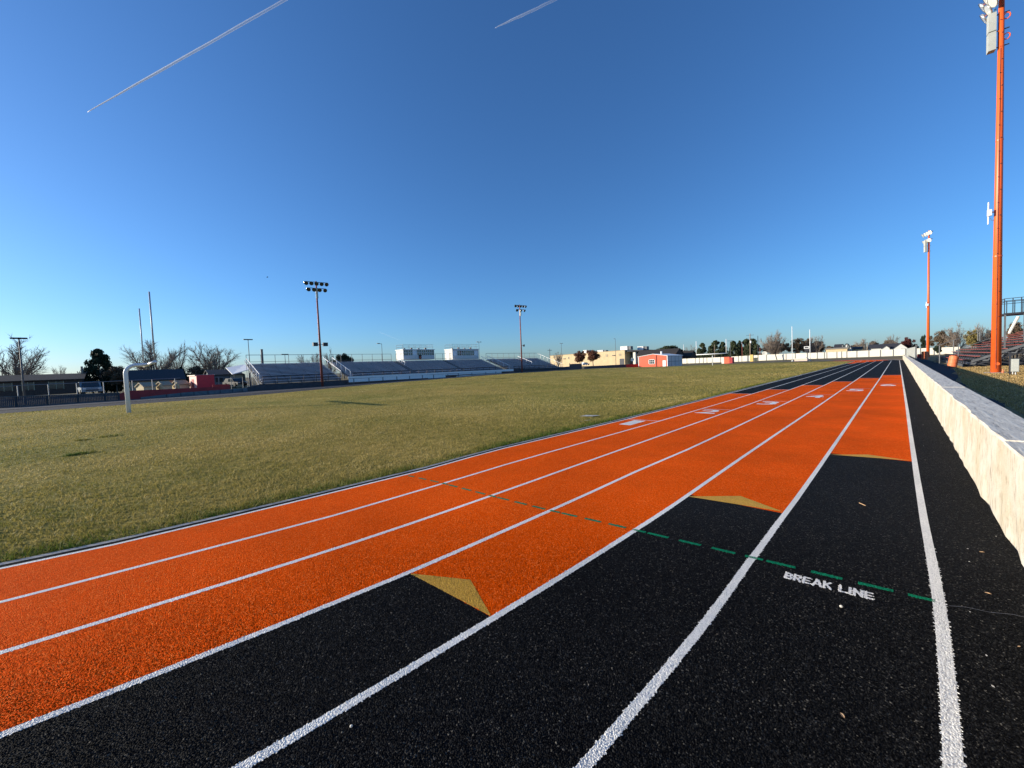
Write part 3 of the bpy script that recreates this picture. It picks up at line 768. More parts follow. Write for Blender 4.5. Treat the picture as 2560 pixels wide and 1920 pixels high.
c = atY(2316, 762, 137.6); mb = MB(); mb.tube([c+Vector((0, 0, .7)), c-Vector((0, 0, .7))], .07, 6); mb.build('rod', m_whitepaint, a); mb = MB(); mb.box(c-Vector((.15, .1, .25)), c+Vector((.35, .1, .25))); mb.build('radio_box', m_lightgray, a)
LG = 'rust red floodlight poles in front of the silver stands'
def left_pole(ub, vb, vt, label, lay, XP=-64.6):
    p = atX(ub, vb, XP); q = atX(ub-10, vt, XP)
    Hh = q.z-.1
    t = flood_pole((XP, p.y, 0), Hh, .19, .10, m_polesteel, label, (1, -.2), lay, .32, [(Hh-2.7, Hh-1.2, .25, .3, .26)], LG)
    return t, p.y, Hh
t, y1, h1 = left_pole(805, 943, 702, 'rust red floodlight pole with two rows of round lamps before the left stand', [(-.2, 5, 1.42), (-1.15, 4, 1.15)])
for q, rr in ((-1, .2), (1, .24)):
    mb = MB(); mb.box((-64.75, y1+q*.75-.33, 6.25), (-64.2, y1+q*.75+.33, 6.8)); mb.build('speaker', m_darksteel, t)
mb = MB(); mb.bar((-64.6, y1-.7, 6.5), (-64.6, y1+.7, 6.5), .05, 4); mb.build('speaker_arm', m_darksteel, t)
t, y2, h2 = left_pole(1305, 917, 760, 'rust red floodlight pole with round lamps before the right stand', [(-.2, 5, 1.5), (-1.2, 3, 1.1)])
mb = MB(); mb.lathe((-64.3, y2+.75, 6.75), (1, .3, -.2), [(-.35, .12), (0, .32), (.02, .3), (-.02, 0)], 12); mb.build('speaker', m_darksteel, t)
mb = MB(); mb.bar((-64.6, y2, 6.75), (-64.4, y2+.7, 6.75), .05, 4); mb.build('speaker_arm', m_darksteel, t)

# ------------------------------------------------------------------ far wall, fences, boards (far straight)
def wall_run(name, pts, mat, label, cat, thick=.25, joints=None, jm=None, part='wall_panel'):
    """pts: (y, z0, z1) along a plane X; one thing with its panels"""
    X = pts[0][3] if len(pts[0]) > 3 else -66.2
    t = thing(name, (X, (pts[0][0]+pts[-1][0])/2, 0), label, cat)
    mb = MB(); vs = []; fs = []
    for i, p in enumerate(pts):
        y, z0, z1 = p[:3]; vs += [(X, y, z0), (X, y, z1), (X-thick, y, z1), (X-thick, y, z0)]
        if i: a, b = 4*(i-1), 4*i; fs += [(a+k, b+k, b+(k+1) % 4, a+(k+1) % 4) for k in range(4)]
    n = 4*(len(pts)-1); fs += [(0, 1, 2, 3), (n+3, n+2, n+1, n)]
    mb.add(vs, fs); mb.build(part, mat, t)
    return t
XW = -66.2
def yz(u, v, X=XW): p = atX(u, v, X); return p.y, p.z
def run_px(tops, lo=-1.0): return [(yz(u, v)[0], lo, yz(u, v)[1], XW) for u, v in tops]
# slatted fence, left
sl = thing('slatted_fence', (XW, -7, 0), 'low dark slatted fence along the far left track edge', 'fence')
ya, yb = yz(-60, 997)[0], yz(298, 984)[0]
zt = lambda u, v: yz(u, v)[1]
mb = MB(); y = ya
while y < yb:
    f = (y-ya)/(yb-ya); z1 = .82+(.56-.82)*f*1.0
    mb.box((XW-.02, y, -.45), (XW+.02, y+.112, z1)); y += .125
mb.build('slats', m_slat, sl)
mb = MB()
for u, v in ((38, 993), (119, 990), (193, 987.5), (263, 985), (295, 984)):
    y, z = yz(u, v); mb.box((XW, y-.07, -.5), (XW+.16, y+.07, z+.06))
mb.build('post', m_darksteel, sl)
mb = MB(); mb.bar((XW+.05, ya, .84), (XW+.05, yb, .58), .05, 4); mb.bar((XW+.05, ya, -.2), (XW+.05, yb, -.3), .04, 4); mb.build('rail', m_gsteel, sl)
# red panel
mbp = run_px([(298, 984), (321, 977), (400, 973.5), (484, 969.7), (573, 966)], -.9)
wall_run('red_windscreen', [(y, z0, z1, XW-.05) for y, z0, z1, X in mbp], m_redpanel, 'dark red mesh screen along the far wall left of the stands', 'screen', .06, part='mesh_panel')
pts = [(yz(352, 995)[0], -.9, yz(352, 993)[1]), (yz(461, 981)[0], -.9, yz(461, 981)[1]), (yz(618, 970)[0], -.9, yz(618, 969.7)[1])]
gw = wall_run('retaining_wall', [(y, a, b, XW+.06) for y, a, b in pts], m_gwall, 'gray block retaining wall below the red screen on the far side', 'wall', .1, part='block_face')
mb = MB()
for u in (416, 452, 485, 520, 551, 582, 606):
    y = yz(u, 985)[0]; zz = float(np.interp(u, [352, 461, 618], [pts[0][2], pts[1][2], pts[2][2]])); mb.box((XW+.06, y-.04, -.8), (XW+.09, y+.04, zz))
mb.build('joints', m_bwall, gw)
pts = run_px([(618, 969.7), (652, 962), (761, 958.5), (869, 951), (1000, 943), (1140, 934), (1284, 923.5), (1400, 918.5), (1425, 917)], -1.2)
bw = wall_run('dark_wall', pts, m_bwall, 'long dark block wall in front of the silver stands', 'wall', part='block_face')
mb = MB()
for i in range(len(pts)-1):
    (a, _, za, X), (b, _, zb, _) = pts[i], pts[i+1]
    mb.bar((XW-.1, a, za+.03), (XW-.1, b, zb+.03), .09, 4)
mb.build('coping', m_darksteel, bw)
# second part of the dark wall up to the shed, with a gap
pts = run_px([(1460, 918.5), (1475, 916), (1530, 912.5), (1565, 911)], -1.2)
bw2 = wall_run('dark_wall', pts, m_bwall, 'dark low wall right of the gate gap leading to the orange shed', 'wall', part='block_face')
pts = run_px([(1565, 911), (1600, 909.5)], -1.2)
wall_run('red_wall', pts, m_redpanel, 'dark red low wall section touching the orange shed', 'wall', part='panel')
# gate gap: dark hedge like block
g = thing('gate', (XW-.4, yz(1442, 915)[0], 0), 'black mesh gate filling the gap in the far dark wall', 'gate')
mb = MB(); ya, za = yz(1427, 910); yb, zb = yz(1457, 909)
mb.box((XW-.5, ya, -1), (XW-.4, yb, za)); mb.build('gate_leaf', m_darksteel, g)
mb = MB(); mb.bar((XW-.45, ya, -1), (XW-.45, ya, za+.3), .08, 6); mb.bar((XW-.45, yb, -1), (XW-.45, yb, za+.3), .08, 6); mb.build('gate_post', m_gsteel, g)

# chain-link fence behind slatted fence
def chainlink(name, plan, posts_u, label, zbase, mat=m_steel):
    """plan: list of Vector top points"""
    t = thing(name, (plan[0].x, plan[0].y, 0), label, 'fence')
    mb = MB()
    for a, b in zip(plan, plan[1:]): mb.bar(a, b, .035, 5)
    mb.build('top_rail', mat, t)
    mb = MB()
    for p in posts_u: mb.bar((p.x, p.y, zbase), p, .045, 6)
    mb.build('post', mat, t)
    return t
XF = -70
pl = [atX(u, v, XF) for u, v in ((-40, 969), (60, 963), (191, 957.5), (305, 952), (450, 945))]
chainlink('chain_link_fence', pl, [atX(u, v, XF) for u, v in ((43, 964), (120, 961), (191, 957.5), (258, 954), (330, 951), (380, 949), (437, 946))], 'chain link fence with gray posts behind the slatted fence at far left', -.6)
pl = [atX(u, v, -76) for u, v in ((531, 944), (575, 943), (608, 942))]
chainlink('chain_link_fence', pl, [atX(u, v, -76) for u, v in ((546, 944), (577, 943), (606, 942))], 'short chain link fence between the red box building and the left stand', -.6)
# red low fence right of red building
wall_run('red_screen', [(*yz(531, 962, -71), 0)[:1]+(-.6, yz(531, 962, -71)[1], -71), (yz(574, 960, -71)[0], -.6, yz(574, 960, -71)[1], -71)], m_redpanel, 'red mesh panel on the fence right of the red box building', 'screen', .06, part='mesh_panel')

# white boards in front of the centre stand
XB = -65.0
wb = thing('white_barrier', (XB, 45, 0), 'long white board barrier along the front of the silver stands', 'barrier')
def board(u0_, u1_, t0, t1, b0, b1, nm='board', X=XB, th=.06):
    A_, B_, C_, D_ = atX(u0_, b0, X), atX(u1_, b1, X), atX(u1_, t1, X), atX(u0_, t0, X)
    B_.y = C_.y = (B_.y+C_.y)/2; A_.y = D_.y = (A_.y+D_.y)/2
    mb = MB(); mb.prism([A_, B_, C_, D_], (-th, 0, 0)); return mb.build(nm, m_whitepaint, wb)
board(870, 1284, 941.5, 922.5, 946.5, 927.5)
board(872, 1070, 947.6, 936.6, 956, 944.8)
board(1070.5, 1114, 936.6, 934.3, 946, 943.5)
board(1114.5, 1254, 934.3, 928.5, 938.3, 931.5)
board(1142, 1254, 939.6, 932.3, 942.3, 935.3)
mb = MB()
for u in (884, 922, 957, 992, 1024, 1056, 1084, 1120, 1146, 1180, 1215, 1240):
    y = atX(u, 945, XB).y; z = float(np.interp(u, [870, 1284], [1.1, 1.05])); mb.box((XB+.005, y-.05, -.3), (XB+.06, y+.05, z-.25))
mb.build('post', m_gsteel, wb)

# ------------------------------------------------------------------ far stands
NR = 14; XF0, XB0 = -67.0, -76.2; ZF, ZB = 1.15, 4.25
def stand(label, ya, yb, aisles, name='bleacher_stand', zsh=0.0, backrail=True):
    t = thing(name, (-71.5, (ya+yb)/2, 0), label, 'bleachers', 'silver bleacher stands on the far side')
    d = (XB0-XF0)/NR; r = (ZB-ZF)/NR
    segs = []; y = ya
    for a0, a1 in aisles: segs.append((y, a0)); y = a1
    segs.append((y, yb))
    for i in range(NR):
        x = XF0+d*i; z = ZF+r*i+zsh
        mb = MB()
        for s0_, s1_ in segs:
            mb.box((x-.30, s0_, z-.05), (x, s1_, z)); 
        mb.build('seat_row', m_alu, t)
    mb = MB()
    for i in range(NR):
        x = XF0+d*i; z = ZF+r*i+zsh
        mb.box((x-.02+d, ya, z-.42), (x+.0, yb, z-.38)); mb.box((x-.36, ya, z-.38), (x-.34, yb, z-.08))
    mb.build('footboards', m_aludark, t)
    mb = MB(); y = ya
    while y < yb+.1:
        for i in range(0, NR, 1):
            x = XF0+d*i; z = ZF+r*i+zsh; mb.box((x-.2, y-.04, z-.38), (x-.12, y+.04, z-.05))
        mb.bar((XF0, y, ZF-.5), (XB0, y, ZB-.5+zsh), .07, 4)
        for k in (2, 7, 12): mb.bar((XF0+d*k, y, -.6), (XF0+d*k, y, ZF+r*k-.45), .05, 4)
        y += 1.83
    mb.build('frame', m_gsteel, t)
    # aisle steps
    if aisles:
        mb = MB()
        for a0, a1 in aisles:
            for i in range(NR):
                x = XF0+d*i; z = ZF+r*i+zsh
                mb.box((x-.3, a0+.03, z-.24), (x, a1-.03, z-.2)); mb.box((x-.66, a0+.03, z-.42+.04), (x-.3, a1-.03, z-.335))
        mb.build('aisle_steps', m_gsteel, t)
    if backrail:
        mb = MB(); zt_ = ZB+1.25+zsh; y = ya
        for zz in (zt_, zt_-.02): mb.bar((XB0-.1, ya, zz), (XB0-.1, yb, zz), .03, 5)
        mb.bar((XB0-.1, ya, ZB+.1), (XB0-.1, yb, ZB+.1), .03, 5)
        while y < yb+.1: mb.bar((XB0-.1, y, ZB-.3), (XB0-.1, y, zt_), .04, 5); y += 2.1
        mb.build('back_railing', m_gsteel, t)
    mb = MB(); y = ya; zf = ZF-.1
    mb.bar((XF0+.75, ya, zf+.75), (XF0+.75, yb, zf+.75), .03, 5); mb.bar((XF0+.75, ya, zf+.3), (XF0+.75, yb, zf+.3), .025, 5)
    while y < yb+.1: mb.bar((XF0+.75, y, 0), (XF0+.75, y, zf+.78), .045, 5); y += 1.85
    mb.build('front_railing', m_darksteel, t)
    mb = MB(); mb.box((XF0+.8, ya, zf-.45), (XF0+.3, yb, zf-.38)); mb.build('front_walkway', m_darksteel, t)
    return t
def handrail(t, y, zo=.75, mat=m_whitepaint, i0=1, i1=13, thick=.06):
    d = (XB0-XF0)/NR; r = (ZB-ZF)/NR; mb = MB()
    a = (XF0+d*i0, y, ZF+r*i0+zo); b = (XF0+d*i1, y, ZF+r*i1+zo)
    mb.bar(a, b, thick, 5)
    for k in range(i0, i1+1, 3): mb.bar((XF0+d*k, y, ZF+r*k-.2), (XF0+d*k, y, ZF+r*k+zo), .04, 5)
    mb.build('handrail', mat, t)
s1 = stand('left silver bleacher stand with a rail along its back, next to the red building', 14.3, 25.9, [])
for y in (14.2, 26.2): handrail(s1, y, .85)
mb = MB(); y = 14.0
mb.bar((XF0, y, .4), (XB0, y, ZB+.3), .05, 5)
for k in range(0, 14, 2):
    d = (XB0-XF0)/NR; r = (ZB-ZF)/NR; mb.bar((XF0+d*k, y, -.4), (XF0+d*k, y, ZF+r*k+1.0), .04, 5)
mb.build('end_railing', m_steel, s1)
s2 = stand('long central silver bleacher stand carrying both white press boxes', 27.6, 65.2, [(40.0, 41.3), (52.4, 53.6)], backrail=False)
handrail(s2, 27.8, .85)
mb = MB(); zt_ = ZB+1.25
for a_, b_ in ((27.6, 40.2), (41.3, 42.8), (51.3, 56.0)):
    for zz in (zt_, ZB+.1): mb.bar((XB0-.1, a_, zz), (XB0-.1, b_, zz), .03, 5)
    y = a_
    while y < b_+.2: mb.bar((XB0-.1, y, ZB-.3), (XB0-.1, y, zt_), .045, 5); y += 2.1
mb.build('back_railing', m_gsteel, s2)
for ys_ in (41.4, 65.0):
    mb = MB(); d = (XB0-XF0)/NR; r = (ZB-ZF)/NR
    for k in (9, 10.7, 12.4): mb.bar((XF0+d*k, ys_, ZF+r*k+.55), (XF0+d*(k+1.2), ys_, ZF+r*(k+1.2)+.55), .07, 5); mb.bar((XF0+d*k, ys_, ZF+r*k-.2), (XF0+d*k, ys_, ZF+r*k+.55), .05, 5)
    mb.build('aisle_rail', m_whitepaint, s2)
s3 = stand('right silver bleacher stand sloping down beside the tan school building', 67.0, 87.0, [(77.0, 78.0)])
handrail(s3, 66.8, .8); handrail(s3, 78.1, .6, i0=5)
mb = MB(); d = (XB0-XF0)/NR; r = (ZB-ZF)/NR
mb.bar((XF0, 87.1, ZF+.9), (XB0, 87.1, ZB+1.2), .05, 5)
for k in range(0, 14, 2): mb.bar((XF0+d*k, 87.1, -.4), (XF0+d*k, 87.1, ZF+r*k+.95), .04, 5)
mb.build('end_railing', m_steel, s3)
# tall thin stub pole behind left stand
def press_box(ya, yb, zb, zt1, zr, label, nwin, emblem):
    X = -76.5; t = thing('press_box', (X-1.6, (ya+yb)/2, zb), label, 'press box', 'white press boxes on the stand')
    mb = MB(); mb.box((X-3.2, ya, zb), (X, yb, zb+.95)); mb.box((X-3.2, ya, zb+2.12), (X, yb, zt1-.12))
    mb.box((X-3.2, ya, zb+.95), (X-3.0, yb, zb+2.12)); mb.box((X-3.0, ya, zb+.95), (X-.0, ya+.12, zb+2.12)); mb.box((X-3.0, yb-.12, zb+.95), (X, yb, zb+2.12))
    w = (yb-ya-.24)/nwin
    for i in range(1, nwin): mb.box((X-.12, ya+.12+i*w-.06, zb+.95), (X, ya+.12+i*w+.06, zb+2.12))
    mb.build('wall', m_housew, t)
    mb = MB(); mb.box((X-3.3, ya-.12, zt1-.12), (X+.15, yb+.12, zt1)); mb.build('roof', m_lightgray, t)
    for i in range(nwin):
        mb = MB(); y0 = ya+.12+i*w+.06; mb.box((X-.1, y0, zb+.95), (X-.06, y0+w-.12, zb+2.12))
        closed = (emblem and i == 2) or (not emblem and i in (0, nwin-1))
        wn = mb.build('window', m_lightgray if closed else m_glass, t)
        if not closed:
            mb = MB(); ym = y0+(w-.12)/2; mb.box((X-.06, ym-.03, zb+.95), (X-.03, ym+.03, zb+2.12)); mb.box((X-.06, y0, zb+1.5), (X-.03, y0+w-.12, zb+1.56)); mb.build('muntin', m_lightgray, wn)
    mb = MB()
    for zz in (zr, (zr+zt1)/2):
        for a_, b_ in (((X-.1, ya+.1), (X-.1, yb-.1)), ((X-3.1, ya+.1), (X-3.1, yb-.1)), ((X-.1, ya+.1), (X-3.1, ya+.1)), ((X-.1, yb-.1), (X-3.1, yb-.1))):
            mb.bar((*a_, zz), (*b_, zz), .02, 5)
    y = ya+.1
    while y < yb:
        mb.bar((X-.1, y, zt1), (X-.1, y, zr), .025, 5); mb.bar((X-3.1, y, zt1), (X-3.1, y, zr), .025, 5); y += 1.5
    mb.build('roof_railing', m_gsteel, t)
    mb = MB(); mb.box((X-2.4, ya-.03, zb), (X-1.5, ya-.003, zb+2.0)); mb.build('door', m_lightgray, t)
    mb = MB()
    for i in range(4):
        y = ya+1+i*(yb-ya-2)/3.3; mb.box((X-1.8, y, zt1), (X-1.4, y+.35, zt1+.3+.12*(i % 2)))
    mb.build('roof_equipment', m_darksteel, t)
    if emblem:
        yc = (ya+yb)/2+.15; z0 = zb+.06
        mb = MB(); mb.prism([(X+.02, yc+a*.42, z0+b*1.0) for a, b in ((-.5, 1), (-1, .75), (-.8, .5), (-.95, .3), (-.45, .05), (.45, .0), (1, .3), (.8, .55), (1, .8), (.5, 1))], (.03, 0, 0)); e = mb.build('emblem', m_emblem, t)
        mb = MB(); mb.prism([(X+.055, yc+a*.42, z0+b*1.0) for a, b in ((-.4, .55), (-.6, .35), (-.2, .12), (.3, .12), (.6, .4), (.3, .6))], (.01, 0, 0)); mb.build('emblem_patch', m_emblem2, e)
    return t
press_box(43.2, 51.2, 4.25, 6.55, 7.6, 'left white press box with a dark emblem below its windows', 7, True)
press_box(56.4, 64.7, 4.1, 6.68, 7.8, 'right white press box with roof railing and plain front', 6, False)

# ------------------------------------------------------------------ slim lamp posts and utility poles
def lamppost(u, vt, vb, X, label, arms=1, mat=m_gsteel, r=.09, arm=1.0, Y=None):
    f = (lambda a, b: atY(a, b, Y)) if Y else (lambda a, b: atX(a, b, X))
    q = f(u, vt); b = f(u, vb); zb = min(b.z, .0)-.3
    t = thing('lamp_post', (q.x, q.y, zb), label, 'lamp post', 'slim parking lot lamp posts')
    mb = MB(); mb.tube([(q.x, q.y, zb), (q.x, q.y, q.z)], [r, r*.55], 8); mb.build('shaft', mat, t, smooth=True)
    dirs = [(0, 1)] if arms == 1 else [(0, 1), (0, -1)]
    for dx, dy in dirs:
        if Y: dx, dy = dy, 0
        if arms == 1: dx, dy = -dx, -dy
        mb = MB(); mb.bar((q.x, q.y, q.z-.1), (q.x+dx*arm*.5, q.y+dy*arm*.5, q.z), .05, 5)
        e = Vector((q.x+dx*arm*.75, q.y+dy*arm*.75, q.z)); mb.box(e-Vector((.22+abs(dx)*.15, .22+abs(dy)*.15, .07)), e+Vector((.22+abs(dx)*.15, .22+abs(dy)*.15, .09))); mb.build('lamp_head', m_darksteel, t)
    return t
lamppost(47, 846, 995, -72, 'gray lamp post in front of the bare tree at far left', 2, r=.1, arm=.34)
lamppost(620, 849, 945, -88, 'slim lamp post at the left end of the left stand', 2, arm=.5)
lamppost(712, 886, 905, -95, 'short lamp post head showing just above the rail of the left stand', 2, arm=.4)
lamppost(954, 859, 900, -95, 'slim lamp post behind the stand left of the left press box', 1, arm=1.2)
lamppost(1197, 855, 900, -100, 'lamp post with double head rising right behind the right press box', 2, arm=.8)
lamppost(1403, 858.5, 915, -110, 'double headed lamp post before the left part of the tan school', 2, r=.12, arm=.85)
lamppost(1538, 847, 912, -100, 'tall single arm lamp post before the right part of the tan school', 1, r=.13, arm=1.0)
lamppost(1825.5, 852, 895, 0, 'double headed lamp post between the far evergreens', 2, Y=190, r=.13, arm=.9)
# stub column
p = atX(654, 874, -82); tt = thing('steel_column', (p.x, p.y, 0), 'thick gray steel column sticking up behind the left stand', 'column')
mb = MB(); mb.box((p.x-.16, p.y-.16, 0), (p.x+.16, p.y+.16, p.z)); mb.build('shaft', m_gsteel, tt); mb = MB(); mb.box((p.x-.2, p.y-.2, p.z), (p.x+.2, p.y+.2, p.z+.06)); mb.build('cap_plate', m_darksteel, tt)
def utility(u, vt, vb, label, X=None, Y=None, arms=((.6, 1.4),), r=.16, mat=m_wood, extra=False):
    f = (lambda a, b: atY(a, b, Y)) if Y else (lambda a, b: atX(a, b, X))
    q = f(u, vt); t = thing('utility_pole', (q.x, q.y, -.2), label, 'utility pole', 'utility poles in the distance')
    mb = MB(); mb.tube([(q.x, q.y, -.3), (q.x, q.y, q.z)], [r, r*.7], 8); mb.build('shaft', mat, t, smooth=True)
    s = Vector((1, 0, 0)) if Y else Vector((0, 1, 0))
    for dz, hw in arms:
        c = Vector((q.x, q.y, q.z-dz)); mb = MB(); mb.bar(c-s*hw, c+s*hw, .09, 4)
        for k in (-1, -.5, .5, 1): mb.bar(c+s*hw*k, c+s*hw*k+Vector((0, 0, .3)), .05, 5)
        mb.build('crossarm', m_darksteel, t)
    if extra:
        mb = MB(); c = q-Vector((-.35, .3, 4.6)); mb.tube([c, c+Vector((0, 0, 1.1))], .33, 10); mb.build('transformer', m_lightgray, t)
    return t
utility(204, 916, 955, 'wooden utility pole beside the dark evergreen at far left', X=-110, arms=((1.2, .6),), r=.22)
utility(1374, 872, 905, 'utility pole with crossarm right of the right stand', X=-110, arms=((.7, 1.5),), r=.17, mat=m_gsteel)
utility(1875, 834, 895, 'tall wooden utility pole with two crossarms and a white transformer', Y=215, arms=((.8, 1.5), (2.6, 1.2)), r=.24, extra=True)
t = utility(1894.5, 841, 904, 'thin dark pole just right of the utility pole with transformer', Y=188, arms=(), r=.14, mat=m_darksteel)
mb = MB(); q = atY(1894.5, 841, 188); mb.lathe((q.x, q.y, q.z), (0, 0, 1), [(0, .1), (.15, .12), (.3, 0)], 6); mb.build('finial', m_darksteel, t)
for u, vt, lab in ((1855, 855, 'slim reddish pole in front of the evergreens left of the utility pole'), (1900, 868, 'short reddish pole right of the thin dark pole'), (1786, 861, 'slim gray pole behind the far goalpost stem'), (2168, 857, 'brown wooden post left of the long dark roofed house')):
    t = utility(u, vt, 895, lab, Y=230, arms=(), r=.15, mat=m_polesteel if 'reddish' in lab else m_wood)
    q = atY(u, vt, 230); mb = MB(); mb.box((q.x-.2, q.y-.2, q.z), (q.x+.2, q.y+.2, q.z+.15)); mb.build('cap', m_darksteel, t)
utility(1709, 861, 890, 'thin white mast rising behind the low dark roof near the orange shed', Y=250, arms=(), r=.18, mat=m_whitepaint)

# ------------------------------------------------------------------ orange shed
k_ = 126.5; x0s, x1s = -63.85, -53.8; ze, zp = 3.2, 3.95; Y0, Y1 = 126.5, 139.1; zb = -.55
sh = thing('metal_shed', ((x0s+x1s)/2, 132, -.4), 'orange sheet metal shed with white roof and white door beyond the field', 'shed')
xp = -58.6
mb = MB()
mb.prism([(x0s, Y0, zb), (x1s, Y0, zb), (x1s, Y0, ze), (xp, Y0, zp), (x0s, Y0, ze+.08)], (0, .15, 0))
mb.prism([(x0s, Y1, zb), (x0s, Y1, ze+.08), (xp, Y1, zp), (x1s, Y1, ze), (x1s, Y1, zb)], (0, -.15, 0))
mb.box((x0s, Y0+.15, zb), (x0s+.15, Y1-.15, ze))
x = x0s
while x < x1s-.2:
    zz = ze+.05+(zp-ze-.05)*(1-abs(x-xp)/5.2)-.15; mb.box((x, Y0-.035, zb), (x+.05, Y0, max(1, zz))); x += .42
mb.build('wall', m_shedor, sh)
mb = MB(); mb.box((x1s-.1, Y0+.15, zb), (x1s, Y1-.15, ze)); 
mb.build('side_wall', m_darksteel, sh)
for i in range(4):
    w = (Y1-Y0-.5)/4; y = Y0+.25+i*w
    mb = MB(); mb.box((x1s, y+.12, zb), (x1s+.05, y+w-.12, (ze+zb)/2-.05)); mb.box((x1s, y+.12, (ze+zb)/2+.06), (x1s+.05, y+w-.12, ze-.12)); mb.build('bay_door', m_graydoor, sh)
mb = MB()
for a_, za, b_, zb_ in ((x0s-.25, ze+.06, xp, zp+.03), (xp, zp+.03, x1s+.2, ze)):
    mb.prism([(a_, Y0-.25, za), (b_, Y0-.25, zb_), (b_, Y0-.25, zb_+.14), (a_, Y0-.25, za+.14)], (0, Y1-Y0+.5, 0))
rf = mb.build('roof', m_whitepaint, sh)
mb = MB(); mb.tube([(-56.8, 129, 3.4), (-56.8, 129, 4.6)], .3, 10); mb.lathe((-56.8, 129, 4.55), (0, 0, 1), [(0, .36), (.25, .36), (.35, 0)], 10); mb.build('vent', m_lightgray, rf)
mb = MB()
for x in (x0s, x1s): mb.box((x-.1, Y0-.06, zb), (x+.1, Y0+.02, ze-.02))
mb.build('corner_trim', m_whitepaint, sh)
mb = MB(); mb.bar((-57.5, Y0-.1, zb), (-57.5, Y0-.1, 3.6), .07, 6); mb.build('drainpipe', m_darksteel, sh)
wv = thing
mb = MB(); mb.box((-60.1, Y0-.06, .75), (-58.1, Y0-.04, 2.15)); w_ = mb.build('window', m_glass, sh)
mb = MB()
for a_, b_ in (((-60.2, .65), (-58.0, .78)), ((-60.2, 2.1), (-58.0, 2.25)), ((-60.2, .65), (-60.0, 2.25)), ((-58.2, .65), (-58.0, 2.25)), ((-59.45, .7), (-59.37, 2.2)), ((-58.8, .7), (-58.72, 2.2)), ((-60.1, 1.42), (-58.1, 1.5))):
    mb.box((a_[0], Y0-.1, a_[1]), (b_[0], Y0-.06, b_[1]))
mb.build('window_frame', m_whitepaint, w_)
mb = MB(); mb.box((-55.35, Y0-.08, zb), (-54.3, Y0-.03, 1.75)); dd = mb.build('door', m_whitepaint, sh)
mb = MB(); mb.bar((-54.45, Y0-.14, .65), (-54.45, Y0-.08, .65), .05, 6); mb.build('handle', m_steel, dd)

# small things by the far fence
def px_box(name, cat, label, u0_, u1_, v0_, v1_, Y, dep, mats, parts):
    a = atY(u0_, v1_, Y); b = atY(u1_, v0_, Y)
    return a, b
a, b = atY(1804, 909, 136), atY(1823, 892.5, 136)
t = thing('storage_box', ((a.x+b.x)/2, 136.6, a.z), 'small orange storage box with a white end panel in front of the white fence', 'storage box')
xm = atY(1810, 900, 136).x
mb = MB(); mb.box((xm, 136, a.z-.2), (b.x, 138, b.z)); mb.build('body', m_shedor, t)
mb = MB(); mb.box((a.x, 135.98, a.z-.2), (xm, 138.0, b.z-.05)); mb.build('end_panel', m_cream, t)
mb = MB(); mb.box((a.x-.08, 135.9, b.z), (b.x+.08, 138.1, b.z+.1)); mb.build('lid', m_redpanel, t)
mb = MB(); mb.box((b.x, 136, a.z-.2), (b.x+.9, 138, b.z-.1)); mb.build('side_door', m_redpanel, t)
a, b = atY(1875, 904, 175), atY(1882.5, 886.5, 175)
t = thing('padded_post', (a.x, 175, a.z), 'yellow padded block standing before the white fence', 'padding'); mb = MB(); mb.box((a.x, 175, a.z-.4), (b.x, 176, b.z)); mb.build('pad', m_yellow, t); mb = MB(); mb.box((a.x-.04, 174.96, a.z+.9), (b.x+.04, 176.04, a.z+1.0)); mb.build('strap', m_tandark, t)
a, b = atY(1884.5, 904, 175), atY(1893, 894, 175)
for i, lab in ((0, 'dark green wheeled bin touching the yellow padded block'), (1, 'dark green wheeled bin beside the thin dark pole')):
    xa = a.x+(b.x-a.x)*.5*i; xb = xa+(b.x-a.x)*.46
    t = thing('wheeled_bin', (xa, 175.5, a.z), lab, 'bin', 'green bins by the white fence')
    mb = MB(); mb.prism([(xa+.06, 175, a.z-.2), (xb-.06, 175, a.z-.2), (xb, 175, b.z-.1), (xa, 175, b.z-.1)], (0, .8, 0)); mb.build('body', m_greenbin, t)
    mb = MB(); mb.box((xa-.03, 174.95, b.z-.1), (xb+.03, 175.85, b.z)); mb.build('lid', m_darksteel, t)
# scoreboard
a = atY(2018.5, 903, 143.5); sb = thing('scoreboard', (a.x, 143.5, 0), 'small white framed scoreboard on a dark post beside the white net poles', 'scoreboard')
q = atY(2018.5, 884, 143.5); mb = MB(); mb.box((a.x-.1, 143.4, -.3), (a.x+.1, 143.6, q.z+2.2)); mb.build('post', m_darksteel, sb)
a, b = atY(2010, 872, 143.2), atY(2023, 865.5, 143.2); mb = MB()
mb.box((a.x, 143.2, a.z), (b.x, 143.35, a.z+.14)); mb.box((a.x, 143.2, b.z-.14), (b.x, 143.35, b.z)); mb.box((a.x, 143.2, a.z+.14), (a.x+.14, 143.35, b.z-.14)); mb.box((b.x-.14, 143.2, a.z+.14), (b.x, 143.35, b.z-.14)); mb.build('frame', m_whitepaint, sb)
mb = MB(); mb.box((a.x+.14, 143.25, a.z+.14), (b.x-.14, 143.33, b.z-.14)); mb.build('screen', m_darksteel, sb)
c = atY(2011.5, 877, 143.2); mb = MB(); mb.box((c.x, 143.2, c.z), (b.x, 143.33, a.z-.05)); mb.build('lower_panel', m_darksteel, sb)
a, b = atY(1986, 901.5, 139), atY(2018, 893.5, 139)
t = thing('landing_mat', ((a.x+b.x)/2, 140, a.z), 'low pale covered landing mat between the white net poles', 'mat'); mb = MB(); mb.box((a.x, 139, a.z-.3), (b.x, 141.4, b.z-.35)); mb.build('base', m_mat, t); mb = MB(); mb.prism([(a.x-.05, 138.95, b.z-.35), (b.x+.05, 138.95, b.z-.35), (b.x-.3, 138.95, b.z), (a.x+.5, 138.95, b.z-.1)], (0, 2.5, 0)); mb.build('cover', m_cream, t)

